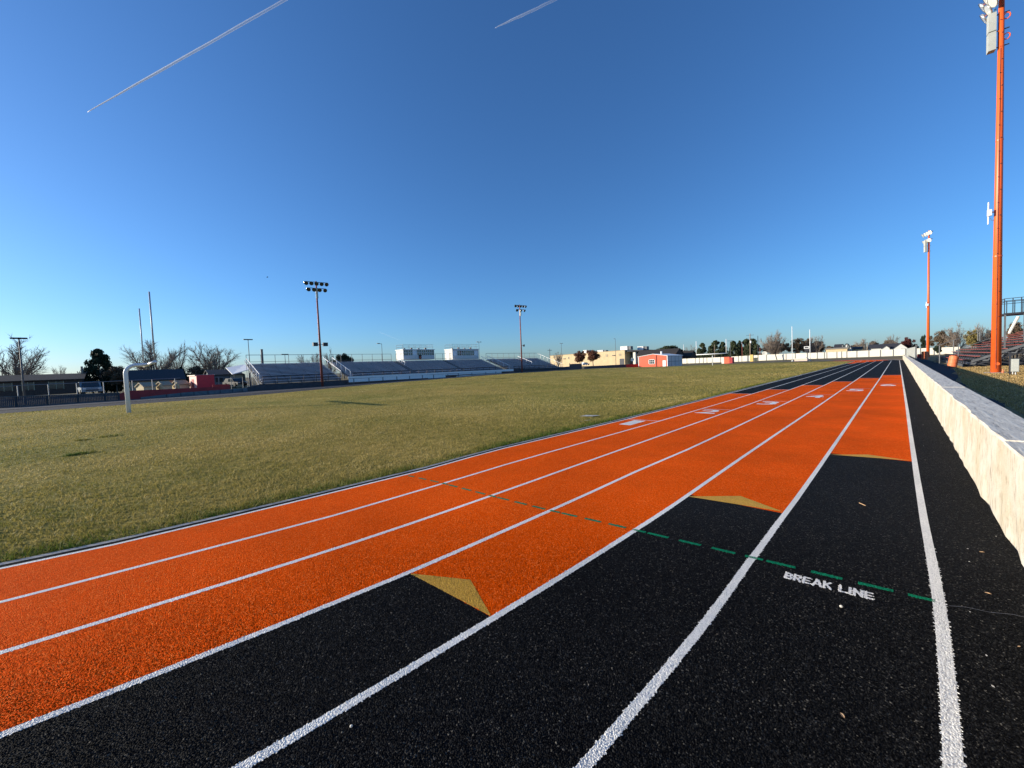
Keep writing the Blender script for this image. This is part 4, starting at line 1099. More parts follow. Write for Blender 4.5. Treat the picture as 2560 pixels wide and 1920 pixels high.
# ------------------------------------------------------------------ white perimeter fence
wf = thing('perimeter_fence', (-30, 195, 0), 'long cream white board fence closing the far end of the field', 'fence')
tops = [(1705, 897), (1800, 893), (1900, 887.5), (2000, 883), (2060, 881), (2140, 877.5), (2265, 872.3), (2330, 869.5), (2400, 867)]
tp = [atY(u, v, 195) for u, v in tops]
mb = MB(); vs = []; fs = []
for i, p in enumerate(tp):
    vs += [(p.x, 195, -.6), (p.x, 195, p.z), (p.x, 195.1, p.z), (p.x, 195.1, -.6)]
    if i: a_, b_ = 4*(i-1), 4*i; fs += [(a_+k, b_+k, b_+(k+1) % 4, a_+(k+1) % 4) for k in range(4)]
mb.add(vs, fs); mb.build('panel', m_cream, wf)
mb = MB()
for u in (1717, 1738, 1748, 1758, 1767, 1780, 1801, 1846, 1854.5, 1871, 1916, 1965, 1988, 2018, 2043, 2061, 2067, 2092, 2104, 2117, 2142, 2172, 2201, 2233, 2264, 2301, 2335):
    p = atY(u, 890, 195); zt_ = float(np.interp(p.x, [q.x for q in tp], [q.z for q in tp]))
    mb.box((p.x-.1, 194.93, -.6), (p.x+.1, 195, zt_+.04))
mb.build('post', m_gsteel, wf)
# a return of the fence seen as a dark leg
t = thing('leaning_post', (atY(1941, 893, 193).x, 193, 0), 'dark leaning post against the white fence under the big bare tree', 'post')
a, b = atY(1938, 884, 193), atY(1942, 899, 193); mb = MB(); mb.bar(b, a, .18, 6); mb.build('shaft', m_darksteel, t); mb = MB(); mb.lathe(b-Vector((0, 0, .1)), (0, 0, 1), [(0, .4), (.15, .3)], 8); mb.build('foot', m_concrete, t)
# gray board fence beside the right path
bf = thing('board_fence', (1.85, 100, 0), 'gray vertical board fence ending behind the low white wall', 'fence')
mb = MB(); y = 72.0
while y < 150:
    x = 1.62+(y-72)*.0 ; mb.box((x, y, -.1), (x+.05, y+.9, 2.22)); y += 1.0
mb.build('boards', m_box, bf)
mb = MB(); mb.box((1.57, 71.8, -.1), (1.72, 71.97, 2.45)); mb.build('end_post', m_gsteel, bf)

# ------------------------------------------------------------------ right-hand stands
RY0, RY1 = 56.0, 92.0; DX, DZ = .78, .305; RX0, RZ0 = 4.7, .70
rs = thing('bleacher_stand', (7.5, 68, 0), 'dark steel bleacher stand with weathered red plank seats on the right', 'bleachers')
NRr = 13
for i in range(NRr):
    x = RX0+DX*i; z = RZ0+DZ*i
    mb = MB(); mb.box((x-.36, RY0, z-.05), (x-.08, RY1, z)); mb.build('seat_plank', m_redplank, rs)
mb = MB()
for i in range(NRr):
    x = RX0+DX*i; z = RZ0+DZ*i-.38
    mb.box((x-.06, RY0-.05, z-.06), (x+.32, RY1, z))
mb.build('footboards', m_gsteel, rs)
mb = MB()
for yq in np.arange(RY0+.1, RY1+.1, 2.0):
    mb.bar((RX0-.5, yq, RZ0-.85), (RX0+DX*NRr, yq, RZ0-.75+DZ*NRr), .09, 4)
    for i in range(NRr):
        x = RX0+DX*i; z = RZ0+DZ*i; mb.box((x-.25, yq-.03, z-.42), (x-.19, yq+.03, z-.05)); mb.box((x-.02, yq-.03, z-.75), (x+.04, yq+.03, z-.42))
    for i in (2, 5, 8, 11): mb.bar((RX0+DX*i, yq, -.1), (RX0+DX*i, yq, RZ0+DZ*i-.75), .06, 4)
mb.build('frame', m_darksteel, rs)
mb = MB(); a = atY(2428, 907, 55.8); b = atY(2566, 864, 55.8); hh = Vector((0, 0, .22))
mb.prism([a, b, b+hh, a+hh], (0, .12, 0)); mb.build('stringer', m_gsteel, rs)
mb = MB()
for i in range(NRr):
    x = RX0+DX*i; z = RZ0+DZ*i-.38; mb.prism([(x+.05, 55.9, z-.1), (x+.38, 55.9, z-.1), (x+.50, 55.9, z+.2), (x+.43, 55.9, z+.2), (x+.33, 55.9, z+.02), (x+.05, 55.9, z+.02)], (0, .06, 0))
mb.build('end_bracket', m_gsteel, rs)
mb = MB(); mb.box((RX0-.35, RY0, RZ0-.75), (RX0-.3, RY1, RZ0-.42)); mb.build('front_kickboard', m_gsteel, rs)
# dark sheet added beneath, standing for the black shade under the seats
mb = MB(); mb.box((RX0+.5, RY0+2.2, -.05), (RX0+DX*NRr, RY0+2.3, .5)); mb.build('understructure_shade', m_darksteel, rs)
# aisle handrail
mb = MB(); A_ = atY(2345, 864, 62); B_ = atY(2449, 828.5, 62); mb.bar(A_, B_, .035, 6)
for u, v0, v1 in ((2349, 864, 913), (2384, 851, 880), (2396, 858, 893), (2445, 829, 852), (2450, 829, 852)):
    p, q = atY(u, v0, 62), atY(u, v1, 62); mb.bar(p, q, .055 if u == 2349 else .045, 6)
C_ = atY(2396, 874, 62); D_ = atY(2485, 842, 62); mb.bar(C_, D_, .03, 6)
mb.build('handrail', m_gsteel, rs)
mb = MB(); e0 = Vector((RX0+DX*NRr, RY0, RZ0+DZ*NRr)); mb.box((e0.x, RY0, e0.z-.4), (e0.x+.06, RY1, e0.z+1.0)); mb.build('back_screen', m_gsteel, rs)
# camera platform upper right
cp = thing('viewing_platform', (9, 61.5, 0), 'raised black railed viewing platform behind the near orange pole', 'platform')
zA = 4.98; xA, xB_, yA, yB_ = 7.25, 10.8, 60.2, 63.2
mb = MB(); mb.box((xA, yA, zA-.16), (xB_, yB_, zA)); mb.build('deck', m_darksteel, cp)
mb = MB()
for zz in (zA+1.38, zA+1.08): 
    for p, q in (((xA, yA), (xB_, yA)), ((xA, yB_), (xB_, yB_)), ((xA, yA), (xA, yB_)), ((xB_, yA), (xB_, yB_))): mb.bar((*p, zz), (*q, zz), .035, 4)
x = xA
while x <= xB_+.01:
    mb.bar((x, yA, zA), (x, yA, zA+1.38), .04, 4); mb.bar((x, yB_, zA), (x, yB_, zA+1.38), .04, 4); x += .5
for y in (61.7,): mb.bar((xA, y, zA), (xA, y, zA+1.38), .04, 4)
mb.build('railing', m_darksteel, cp)
mb = MB()
for x, y in ((xA+.05, yA+.05), (xB_-.05, yA+.05), (xA+.05, yB_-.05), (xB_-.05, yB_-.05), (8.45, yA+.05)): mb.bar((x, y, .9), (x, y, zA-.16), .08, 4)
mb.build('leg', m_gsteel, cp)
mb = MB(); a, b = atY(2546, 791, 60.4), atY(2522, 834, 60.4); mb.bar(a, b, .11, 8); mb.build('white_brace', m_cream, cp)
# barrels
def barrel(u, vb, vt, Y, label, lean=0.0):
    b = atY(u, vb, Y); H = (atY(u, vt, Y)-b).z; r = H*.31
    t = thing('barrel', (b.x, Y, b.z), label, 'barrel', 'orange plastic barrels right of the wall')
    d = Vector((math.sin(lean), 0, math.cos(lean)))
    prof = []
    for z, q in ((0, .92), (.02, 1), (.3, .97), (.31, .93), (.35, .93), (.36, .97), (.63, .97), (.64, .93), (.68, .93), (.69, .97), (.97, .95), (1, .88), (1.0, 0)): prof.append((z*H, q*r))
    mb = MB(); mb.lathe((b.x, Y, b.z), d, prof, 20); mb.build('drum', m_barrel, t, smooth=False)
    mb = MB(); c = Vector((b.x, Y, b.z)) + d*H; mb.lathe(c, d, [(0, r*.7), (.03, r*.7), (.03, 0)], 14); mb.build('lid', m_barrel, t)
    return t
barrel(2380, 918, 890, 55.3, 'faded orange plastic barrel leaning to the right at the corner of the red stand', .13)
barrel(2312, 899, 879, 104, 'farther upright orange barrel at the foot of the distant orange pole')
a, b = atY(2294, 894, 112), atY(2304, 886, 112)
t = thing('crate', (a.x, 112, a.z), 'dark red crate left of the farther orange barrel', 'crate'); mb = MB(); mb.box((a.x, 112, a.z-.1), (b.x, 113, b.z)); mb.build('body', m_redpanel, t); mb = MB(); mb.box((a.x-.05, 111.95, b.z), (b.x+.05, 113.05, b.z+.08)); mb.build('lid', m_darksteel, t)
# electrical cabinet on post
t = thing('electrical_cabinet', (5.2, 39.5, 0), 'gray electrical cabinet on a dark post right of the orange pole base', 'electrical box')
a, b = atY(2527.5, 929, 39.5), atY(2547, 897, 39.5)
mb = MB(); mb.box((a.x, 39.3, a.z), (b.x, 39.6, b.z)); c = mb.build('cabinet', m_box, t)
mb = MB(); mb.box((a.x+.02, 39.275, a.z+.02), (b.x-.02, 39.3, b.z-.02)); mb.build('cabinet_door', m_box, c)
mb = MB(); p = atY(2525.5, 880, 39.7); mb.box((p.x-.045, 39.62, -.1), (p.x+.045, 39.72, p.z)); mb.build('post', m_darksteel, t)
mb = MB()
for u in (2532, 2539): p = atY(u, 930, 39.45); mb.tube([(p.x, 39.45, -.05), (p.x, 39.45, a.z)], .035, 8)
mb.build('conduit', m_steel, t)
t = thing('traffic_cone', atY(2507, 935, 42.1), 'small orange cone at the foot of the near orange pole', 'cone'); p = atY(2507, 936, 42.1)
mb = MB(); mb.lathe((p.x, 42.1, -.02), (0, 0, 1), [(0, .1), (.02, .1), (.02, .07), (.26, .02), (.26, 0)], 10); mb.build('cone_body', m_barrel, t, smooth=False)
mb = MB(); mb.box((p.x-.11, 41.99, -.03), (p.x+.11, 42.21, -.015)); mb.build('base', m_barrel, t)

# ------------------------------------------------------------------ buildings
def gable(name, label, cat, c, wx, wy, h, rh, ridge, wm, rm, zb=-.3, wins=(), group=None, over=.35, door=None):
    """box house; ridge 'x' or 'y'; wins = (face, along, z, w, h)"""
    cx, cy = c; t = thing(name, (cx, cy, zb), label, cat, group); x0, x1, y0, y1 = cx-wx/2, cx+wx/2, cy-wy/2, cy+wy/2
    mb = MB(); mb.box((x0, y0, zb), (x1, y1, zb+h)); z = zb+h
    if ridge == 'y':
        for y in (y0, y1-.1): mb.prism([(x0, y, z), (x1, y, z), (cx, y, z+rh)], (0, .1, 0))
    else:
        for x in (x0, x1-.1): mb.prism([(x, y0, z), (x, y1, z), (x, cy, z+rh)], (.1, 0, 0))
    mb.build('wall', wm, t)
    mb = MB(); o = over; th = .14
    if ridge == 'y':
        k = rh/(wx/2)
        for s in (-1, 1): mb.prism([(cx, y0-o, z+rh+.02), (cx+s*(wx/2+o), y0-o, z-k*o+.02), (cx+s*(wx/2+o), y0-o, z-k*o+.02+th), (cx, y0-o, z+rh+.02+th)], (0, wy+2*o, 0))
    else:
        k = rh/(wy/2)
        for s in (-1, 1): mb.prism([(x0-o, cy, z+rh+.02), (x0-o, cy+s*(wy/2+o), z-k*o+.02), (x0-o, cy+s*(wy/2+o), z-k*o+.02+th), (x0-o, cy, z+rh+.02+th)], (wx+2*o, 0, 0))
    mb.build('roof', rm, t)
    for f, a, z0, w, hh in wins:
        if f == 'x+': P0, P1, n = (x1+.02, cy+a-w/2), (x1+.06, cy+a+w/2), None
        else: P0, P1 = (cx+a-w/2, y0-.06), (cx+a+w/2, y0-.02)
        mb = MB(); mb.box((*P0, zb+z0), (*P1, zb+z0+hh)); wo = mb.build('window', m_glass, t)
        mb = MB(); e = .1
        if f == 'x+':
            for q in ((P0[1]-e, P0[1]), (P1[1], P1[1]+e), ((P0[1]+P1[1])/2-.04, (P0[1]+P1[1])/2+.04)): mb.box((x1+.02, q[0], zb+z0-e), (x1+.1, q[1], zb+z0+hh+e))
        else:
            for q in ((P0[0]-e, P0[0]), (P1[0], P1[0]+e), ((P0[0]+P1[0])/2-.04, (P0[0]+P1[0])/2+.04)): mb.box((q[0], y0-.1, zb+z0-e), (q[1], y0-.02, zb+z0+hh+e))
        mb.build('window_frame', wm if wm is not m_brick else m_tandark, wo)
    return t
# left neighbourhood (X about -100)
HG = 'houses beyond the field'
def hx(u, v, X): p = atX(u, v, X); return p.y, p.z
X = -104; ya, z1 = hx(-60, 947, X); yb, _ = hx(204, 944, X)
gable('house', 'long low brown brick house with dark roof at far left under the bare tree', 'house', (X-5, (ya+yb)/2), 10, yb-ya, 2.5, 1.0, 'y', m_brick, m_brownroof, .2, [('x+', -3.0, 1.0, 1.6, 1.2), ('x+', -.5, 1.0, 1.2, 1.2), ('x+', 2.6, 1.0, 1.6, 1.2)], HG)
p = atX(153, 943, X); t = None
X = -98; ya, _ = hx(325, 965, X); yb, _ = hx(460, 950, X)
gable('house', 'low house with dark blue roof behind the tan dugout sheds', 'house', (X-5, (ya+yb)/2), 9, yb-ya, 2.0, 1.9, 'y', m_tandark, m_roof, .0, [('x+', -2, .9, 1.5, .9), ('x+', 2.2, .9, 1.5, .9)], HG)
X = -96; ya, _ = hx(528, 950, X); yb, _ = hx(603, 945, X)
gable('house', 'low gray house with dark roof right of the red box building', 'house', (X-4, (ya+yb)/2), 8, yb-ya, 2.3, 1.0, 'y', m_gwall, m_roof, .2, [('x+', -1.2, .9, 1.2, .9), ('x+', 1.4, .9, 1.2, .9)], HG)
# pale roofed shelter beside left stand
X = -90; ya, z1 = hx(596, 930, X); yb, z2 = hx(628, 918, X)
t = thing('shelter', (X-3, (ya+yb)/2, 0), 'open shelter with bright pale sloping roof at the left end of the stands', 'shelter')
mb = MB(); za = hx(600, 936, X)[1]; zc = hx(612, 914, X)[1]
mb.prism([(X, ya-1, za), (X, yb, za+.9), (X-6, yb, zc+.3), (X-6, ya-1, zc-.3)], (0, 0, .12)); mb.build('roof', m_whitepaint, t)
mb = MB()
for x, y in ((X-.3, ya-.6), (X-.3, yb-.3), (X-5.6, ya-.6), (X-5.6, yb-.3)): mb.bar((x, y, -.2), (x, y, za+.2), .1, 4)
mb.build('post', m_darksteel, t)
mb = MB(); mb.box((X-6, ya-.5, 0), (X-5.8, yb, za+.1)); mb.build('back_wall', m_tandark, t)
# tan dugout sheds: gable end faces -Y (lit)
for u0_, u1_, ue, v0_, v1_, lab in ((333, 347, 384, 963, 975, 'leftmost tan gabled dugout shed behind the red screen'), (384, 397, 424, 960, 973, 'middle tan gabled dugout shed behind the red screen'), (424, 437, 468, 957.5, 970.5, 'right tan gabled dugout shed beside the red box building')):
    X = -77; y0_, zt_ = hx((u0_+u1_)/2+6, v0_-3, X); y1_ = hx(ue, 965, X)[0]; zlo = -.5
    gd = gable('dugout_shed', lab, 'shed', (X-.9, (y0_+y1_)/2), 1.9, (y1_-y0_)*.92, zt_-.45+.5, .5, 'y', pm('tan_stucco_bright', (.62, .50, .30), .85), m_tandark, zlo, [('y-', .0, .35, .5, .45)], 'tan dugout sheds', over=.12); gd.rotation_euler = (0, 0, R_(24))
# red box building
X = -75; ya, za = hx(485, 938, X); yb, zb_ = hx(531, 935, X)
rb = thing('scorer_hut', (X-1.5, (ya+yb)/2, 0), 'bright red box hut with an end wall coloured sunlit pale left of the stands', 'hut')
mb = MB(); mb.box((X-.12, ya, -.5), (X, yb, za)); mb.build('front_wall', m_redbright, rb)
mb = MB(); mb.box((X-3.4, ya, -.5), (X-.12, ya+.12, za-.1)); mb.box((X-3.4, yb-.12, -.5), (X-.12, yb, za-.1)); mb.box((X-3.4, ya+.12, -.5), (X-3.28, yb-.12, za-.1)); mb.build('side_wall', pm('sunlit_red_metal', (.72, .40, .34), .6), rb)  # paler red side walls, sunlight on the end wall put into the colour
mb = MB(); mb.box((X-3.7, ya-.15, za-.1), (X-.12, yb+.1, za+.03)); mb.build('roof', m_cream, rb)
mb = MB(); mb.box((X-2.3, ya-.03, -.5), (X-1.3, ya-.002, za-.6)); mb.build('door', m_redpanel, rb)
rb.rotation_euler = (0, 0, R_(9))
# pickup truck seen from the front near the left
def car(loc, rz, L, Wd, H, body, label, kind, truck=False, group=None):
    t = thing(kind, (0, 0, 0), label, 'car' if not truck else 'truck', group)
    h0 = .32; mid = H*.55; mb = MB()
    prof = [(-L/2, h0), (L/2, h0), (L/2, mid*.95), (L*.26, mid), (L*.14, H*.97), (-L*.28, H), (-L*.42, mid*1.05), (-L/2, mid)] if not truck else [(-L/2, h0), (L/2, h0), (L/2, mid*.95), (L*.22, mid*1.02), (L*.12, H), (-L*.12, H), (-L*.15, mid), (-L/2, mid)]
    mb.prism([(x, -Wd/2, z) for x, z in prof], (0, Wd, 0)); mb.build('body', body, t)
    mb = MB()
    for s in (-1, 1): mb.prism([(x, s*(Wd/2+.005), z) for x, z in ((L*.22, mid+.05), (L*.12, H*.93), (-L*.1, H*.93), (-L*.12, mid+.05))], (0, s*.01, 0))
    mb.prism([(L*.25, -Wd*.42, mid+.06), (L*.25, Wd*.42, mid+.06), (L*.15, Wd*.38, H*.93), (L*.15, -Wd*.38, H*.93)], (.03, 0, .02)); mb.build('window_glass', m_glass, t)
    for sx in (-1, 1):
        for sy in (-1, 1):
            mb = MB(); mb.lathe((sx*L*.31, sy*(Wd/2-.1), .33), (0, sy, 0), [(0, .33), (.18, .33), (.2, .2), (.19, 0)], 14); mb.build('wheel', m_tread, t)
    for s in (-1, 1):
        mb = MB(); mb.box((L/2-.01, s*Wd*.36-.16, mid*.72), (L/2+.03, s*Wd*.36+.16, mid*.88)); mb.build('headlight', m_lightgray, t)
    mb = MB(); mb.box((L/2-.01, -Wd*.3, mid*.45), (L/2+.04, Wd*.3, mid*.65)); mb.build('grille', m_darksteel, t)
    t.location = loc; t.rotation_euler = (0, 0, rz); return t
p = atX(225, 975, -84); car((-84, p.y, .35), R_(8), 4.6, 2.1, 1.75, m_cartruck, 'pale blue pickup truck parked behind the far left fences, facing the field', 'parked_truck', True)
p = atX(1463, 914, -120); car((-112, atX(1463, 914, -112).y, .9), R_(70), 4.4, 1.8, 1.45, m_car, 'white car parked below the red brown trees by the school', 'parked_car')
p = atX(590, 953, -84); car((-84, atX(588, 950, -84).y, .3), R_(20), 4.5, 1.8, 1.45, pm('car_paint_dark', (.03, .03, .035), .3, spec=.6), 'dark car parked behind the fence left of the stands', 'parked_car')
# school building
Ys = 230
A0, B0 = atY(1374, 890, Ys), atY(1561.5, 875.5, Ys)
sb = thing('school_building', ((A0.x+B0.x)/2, Ys, 0), 'large flat roofed tan school building beyond the stands', 'building')
mb = MB(); mb.prism([(A0.x, Ys, -.5), (B0.x, Ys, -.5), (B0.x, Ys, B0.z), (A0.x, Ys, A0.z)], (0, 30, 0)); mb.build('wall', m_tan, sb)
mb = MB(); mb.prism([(A0.x-.2, Ys-.2, A0.z), (B0.x+.2, Ys-.2, B0.z), (B0.x+.2, Ys-.2, B0.z+.25), (A0.x-.2, Ys-.2, A0.z+.25)], (0, 30.4, 0)); mb.build('parapet', m_tandark, sb)
for u, v, w in ((1387, 892, 1.2), (1517, 889, 1.8), (1550, 887, 1.8), (1422, 895, .9)):
    c = atY(u, v, Ys); mb = MB(); mb.box((c.x-w/2, Ys-.06, c.z-.8), (c.x+w/2, Ys-.02, c.z+.8)); wo = mb.build('window', m_tandark if w > 1.5 else m_glass, sb)
    mb = MB(); mb.box((c.x-.05, Ys-.1, c.z-.8), (c.x+.05, Ys-.06, c.z+.8)); mb.build('muntin', m_cream, wo)
for u, v in ((1411, 897), (1534, 888.5)):
    c = atY(u, v, Ys); mb = MB(); mb.box((c.x-.9, Ys-.5, c.z-.2), (c.x+.9, Ys-.02, c.z+.25)); mb.build('wall_light', m_darksteel, sb)
mb = MB()
c0 = atY(1549, 897, Ys); c1 = atY(1560, 908, Ys); mb.box((c0.x, Ys-.05, c1.z-1), (B0.x-.5, Ys-.02, c0.z)); mb.build('entrance', m_darksteel, sb)
for u0_, u1_, v0_, v1_, yy_ in ((1551, 1568, 865, 875.5, 233), (1593.5, 1608, 865.5, 875.5, 240), (1493, 1507, 875, 879.5, 236), (1458, 1466, 875, 882.5, 236)):
    a, b = atY(u0_, v1_, yy_), atY(u1_, v0_, yy_); mb = MB(); mb.box((a.x, yy_, a.z-1.5), (b.x, yy_+4, b.z)); rr = mb.build('rooftop_unit', m_whitepaint, sb)
    mb = MB(); mb.box((a.x+.5, yy_-.05, b.z-.75), (b.x-.3, yy_-.01, b.z-.35)); mb.box((b.x, yy_+.5, a.z), (b.x+2.2, yy_+3.5, b.z-.2)); mb.build('unit_grille', m_gsteel, rr)
# recessed lower wing, its shade put into a dark gray wall colour
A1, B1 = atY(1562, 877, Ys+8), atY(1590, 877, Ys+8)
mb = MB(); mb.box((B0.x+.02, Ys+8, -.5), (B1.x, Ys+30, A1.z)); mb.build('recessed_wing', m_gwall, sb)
c = atY(1586.5, 882, Ys); mb = MB(); mb.box((c.x-.8, Ys-.6, -.5), (c.x+.8, Ys+1, c.z+.3)); mb.build('column', m_cream, sb)
mb = MB(); c0, c1 = atY(1563, 876.5, Ys+1), atY(1608, 876.5, Ys+1); mb.box((c0.x, Ys+1, c0.z-.9), (c1.x, Ys+14, c0.z-.1)); mb.build('canopy', m_roof, sb)
# low dark roofs right of it
for (u0_, u1_, ve, vr, Y, lab) in ((1590, 1692, 888, 874.5, 215, 'long low house with dark roof behind the orange shed'), (1690, 1728, 892, 878, 225, 'small dark roofed house between the orange shed and the far trees')):
    a, b = atY(u0_, ve, Y), atY(u1_, ve, Y); z2 = atY((u0_+u1_)/2, vr, Y+5).z
    gable('house', lab, 'house', ((a.x+b.x)/2, Y+5), b.x-a.x-1, 10, a.z+.3, max(.8, z2-a.z), 'x', m_brick, m_brownroof, -.3, [('y-', -2, 1.4, 1.6, 1.2), ('y-', 3, 1.4, 1.6, 1.2)], HG)
# houses behind the white fence
def fhouse(u0_, u1_, ve, vr, Y, ridge, wm, rm, lab, wins=(), dep=9):
    a, b = atY(u0_, ve, Y), atY(u1_, ve, Y); z2 = atY((u0_+u1_)/2, vr, Y).z
    return gable('house', lab, 'house', ((a.x+b.x)/2, Y+dep/2), b.x-a.x, dep, a.z+.3, max(.5, z2-a.z), ridge, wm, rm, -.3, wins, HG)
fhouse(2104, 2127.5, 870.5, 859.5, 232, 'y', m_housew, m_roof, 'white gabled two storey house above the white fence', [('y-', -.8, 4.2, 1.0, 1.3), ('y-', .8, 4.2, 1.0, 1.3)])
fhouse(2086, 2104, 870, 861, 236, 'x', m_housew, m_roof, 'dark roofed wing left of the white gabled house')
fhouse(2065, 2118, 874, 871.5, 222, 'x', m_tan, m_tandark, 'low tan flat roofed house before the white gabled house', [('y-', -3, 1.6, 2.0, 1.0), ('y-', 3, 1.6, 2.0, 1.0)])
fhouse(2120, 2153, 873, 868, 240, 'x', m_tan, m_roof, 'low house with dark shaded carport right of the white gabled house', [('y-', -1, 1.4, 3.0, 1.2)])
fhouse(2172, 2262, 871.5, 860, 238, 'x', m_housew, m_roof, 'long white house with wide dark gray roof above the fence', [('y-', -7, 1.5, 1.6, 1.1), ('y-', -3, 1.5, 1.6, 1.1)])
fhouse(2205, 2224, 871, 864.5, 231, 'y', m_housew, m_roof, 'small white gabled porch on the long dark roofed house', [('y-', 0, 1.6, 1.6, .9)], 6)
fhouse(2233, 2268, 871, 858.5, 229, 'y', m_housew, m_brownroof, 'white gabled garage at the right end of the white fence', [('y-', 1.0, 1.8, 1.4, 1.0)], 8)
# satellite-like white discs by fence
for u, v, lab in ((1912, 884, 'white dish standing up behind the white fence by the bare tree'), (1581, 899, 'white round sign panel before the shaded school entrance')):
    c = atY(u, v, 197 if u > 1800 else 205); t = thing('satellite_dish', c, lab, 'dish'); mb = MB(); mb.lathe(c, (.3, -1, .2), [(0, 0), (.05, .5), (.12, .85), (.16, 1.0), (.12, .98), (.02, .5), (-.05, 0)], 14); mb.build('bowl', m_cream, t, smooth=True)
    mb = MB(); mb.bar((c.x, c.y+.1, -.3), (c.x, c.y+.1, c.z), .08, 6); mb.build('mast', m_gsteel, t)

# ------------------------------------------------------------------ trees
def bare_mesh(seed, spread=.9, droop=0.0):
    """leafless tree: short trunk, a fan of long limbs, branches all along them and fine twigs"""
    rd = random.Random(seed); big = MB(); tw = MB(); Z = Vector((0, 0, 1))
    def limb(p, d, L, r, n, bend, mbx, sides):
        pts = [p.copy()]; rs = [r]; q = p.copy(); dd = d.copy()
        for i in range(n):
            dd = (dd + Vector((rd.gauss(0, .10), rd.gauss(0, .10), rd.gauss(0, .06)+bend))).normalized(); q = q+dd*(L/n)
            pts.append(q.copy()); rs.append(r*(1-.82*(i+1)/n))
        mbx.tube(pts, rs, sides, cap=False); return pts, rs
    def side(d, a0, a1):
        a = d.cross(Z if abs(d.z) < .9 else Vector((1, 0, 0))).normalized(); b = d.cross(a); az = rd.uniform(0, 6.283); t = rd.uniform(a0, a1)
        v = d*math.cos(t)+(a*math.cos(az)+b*math.sin(az))*math.sin(t); v.z += .12; return v.normalized()
    limb(Vector((0, 0, 0)), Z, .16, .034, 3, 0, big, 7)
    nl = rd.randint(9, 12)
    for i in range(nl):
        az = i*2.4+rd.gauss(0, .3); po = (.12+.95*((i+.5)/nl)**.8)*spread+rd.gauss(0, .06)
        d = Vector((math.cos(az)*math.sin(po), math.sin(az)*math.sin(po), math.cos(po)))
        L = rd.uniform(.62, .82)*(1-.12*math.sin(po))
        pts, rs = limb(Vector((0, 0, rd.uniform(.08, .16))), d, L, rd.uniform(.012, .019), 9, .045-droop, big, 5)
        for k in range(2, 10):
            dd = (pts[k]-pts[k-1]).normalized()
            for _ in range(3 if k < 9 else 5):
                Lb = (.30-.018*k)*rd.uniform(.6, 1.15); st = pts[k-1].lerp(pts[k], rd.random())
                bp, br = limb(st, side(dd, .35, .8), Lb, max(.0028, rs[k]*.55), 3, .03-droop, tw, 3)
                for m in range(1, 4):
                    bd = (bp[m]-bp[m-1]).normalized()
                    for _ in range(3 if m < 3 else 4):
                        limb(bp[m-1].lerp(bp[m], rd.random()), side(bd, .3, .75), Lb*rd.uniform(.3, .65), .0021, 2, .03-droop, tw, 3)
    V = np.array(tw.v); zmax = np.percentile(V[:, 2], 99.5); w = np.percentile(np.hypot(V[:, 0], V[:, 1]), 97)*2
    for m_ in (big, tw): m_.v = [(x/w, y/w, z/zmax) for x, y, z in m_.v]
    return big, tw
def leafy_mesh(seed, n=2600, shape='round', leaf=.035, trunk=.25):
    rd = np.random.default_rng(seed); big = MB(); lf = MB()
    big.tube([(0, 0, 0), (.01, 0, trunk), (0, .01, .6)], [.03, .022, .01], 7)
    cl = []
    for i in range(38 if shape == 'round' else 62):
        if shape == 'round':
            v = rd.normal(size=3); v /= np.linalg.norm(v); az_ = math.atan2(v[1], v[0]); rr = .5*rd.random()**.4*(.86+.13*math.sin(3*az_+seed)+.10*math.sin(5*az_+2*seed+3*v[2]))
            c = np.array([v[0]*rr*.86, v[1]*rr*.86, trunk*.75 + (1-trunk*.75)*(.5+v[2]*rr*.92)])
            cr = .075+.075*rd.random()
        else:
            z = rd.random()**1.25; a = rd.uniform(0, 6.28); lay = math.floor(z*9)/9
            rr = (.50*(1-z)**.62+.03)*(.5+.55*rd.random()); c = np.array([rr*math.cos(a), rr*math.sin(a), trunk*.4+z*(.94-trunk*.4)]); cr = .11*(1-z*.5)+.025
        cl.append((c, cr)); big.tube([(0, 0, max(.05, c[2]*.72)), tuple(c)], [.008, .003], 4)
    per = n//len(cl)
    for c, cr in cl:
        for k in range(per):
            v = rd.normal(size=3); v /= np.linalg.norm(v); q = c + v*cr*(.35+.75*rd.random())*np.array([1.15, 1.15, .8])
            a = rd.normal(size=3); a /= np.linalg.norm(a); b = np.cross(a, rd.normal(size=3)); b /= np.linalg.norm(b); s = leaf*(.6+.8*rd.random())
            lf.add([q-a*s-b*s*.5, q+a*s-b*s*.4, q+a*s*.7+b*s*.6, q-a*s*.6+b*s*.5], [(0, 1, 2, 3)])
    return big, lf
def leafm(name, cols):
    M, nt, b, tc, out = nodes(name)
    n = noise(nt, tc.outputs['Object'], 9, 4, .7); r = ramp(nt, n.outputs[0], [(.3, cols[0]), (.5, cols[1]), (.7, cols[2])]); nt.links.new(r.outputs[0], b.inputs['Base Color'])
    b.inputs['Roughness'].default_value = .75; b.inputs['Specular IOR Level'].default_value = .2
    return M
M_EV = leafm('needle_dark', [(.012, .020, .012), (.022, .034, .018), (.04, .055, .025)])
M_EV2 = leafm('needle_green', [(.030, .042, .022), (.055, .070, .032), (.09, .10, .05)])
M_RB = leafm('leaf_redbrown', [(.07, .03, .02), (.16, .065, .04), (.26, .12, .07)])
M_DR = leafm('leaf_darkred', [(.05, .015, .014), (.10, .03, .025), (.16, .05, .04)])
M_BR = leafm('leaf_brown', [(.06, .045, .03), (.12, .085, .055), (.2, .145, .09)])
M_OL = leafm('leaf_olive', [(.09, .075, .025), (.19, .15, .05), (.30, .24, .09)])
PROTO = {}
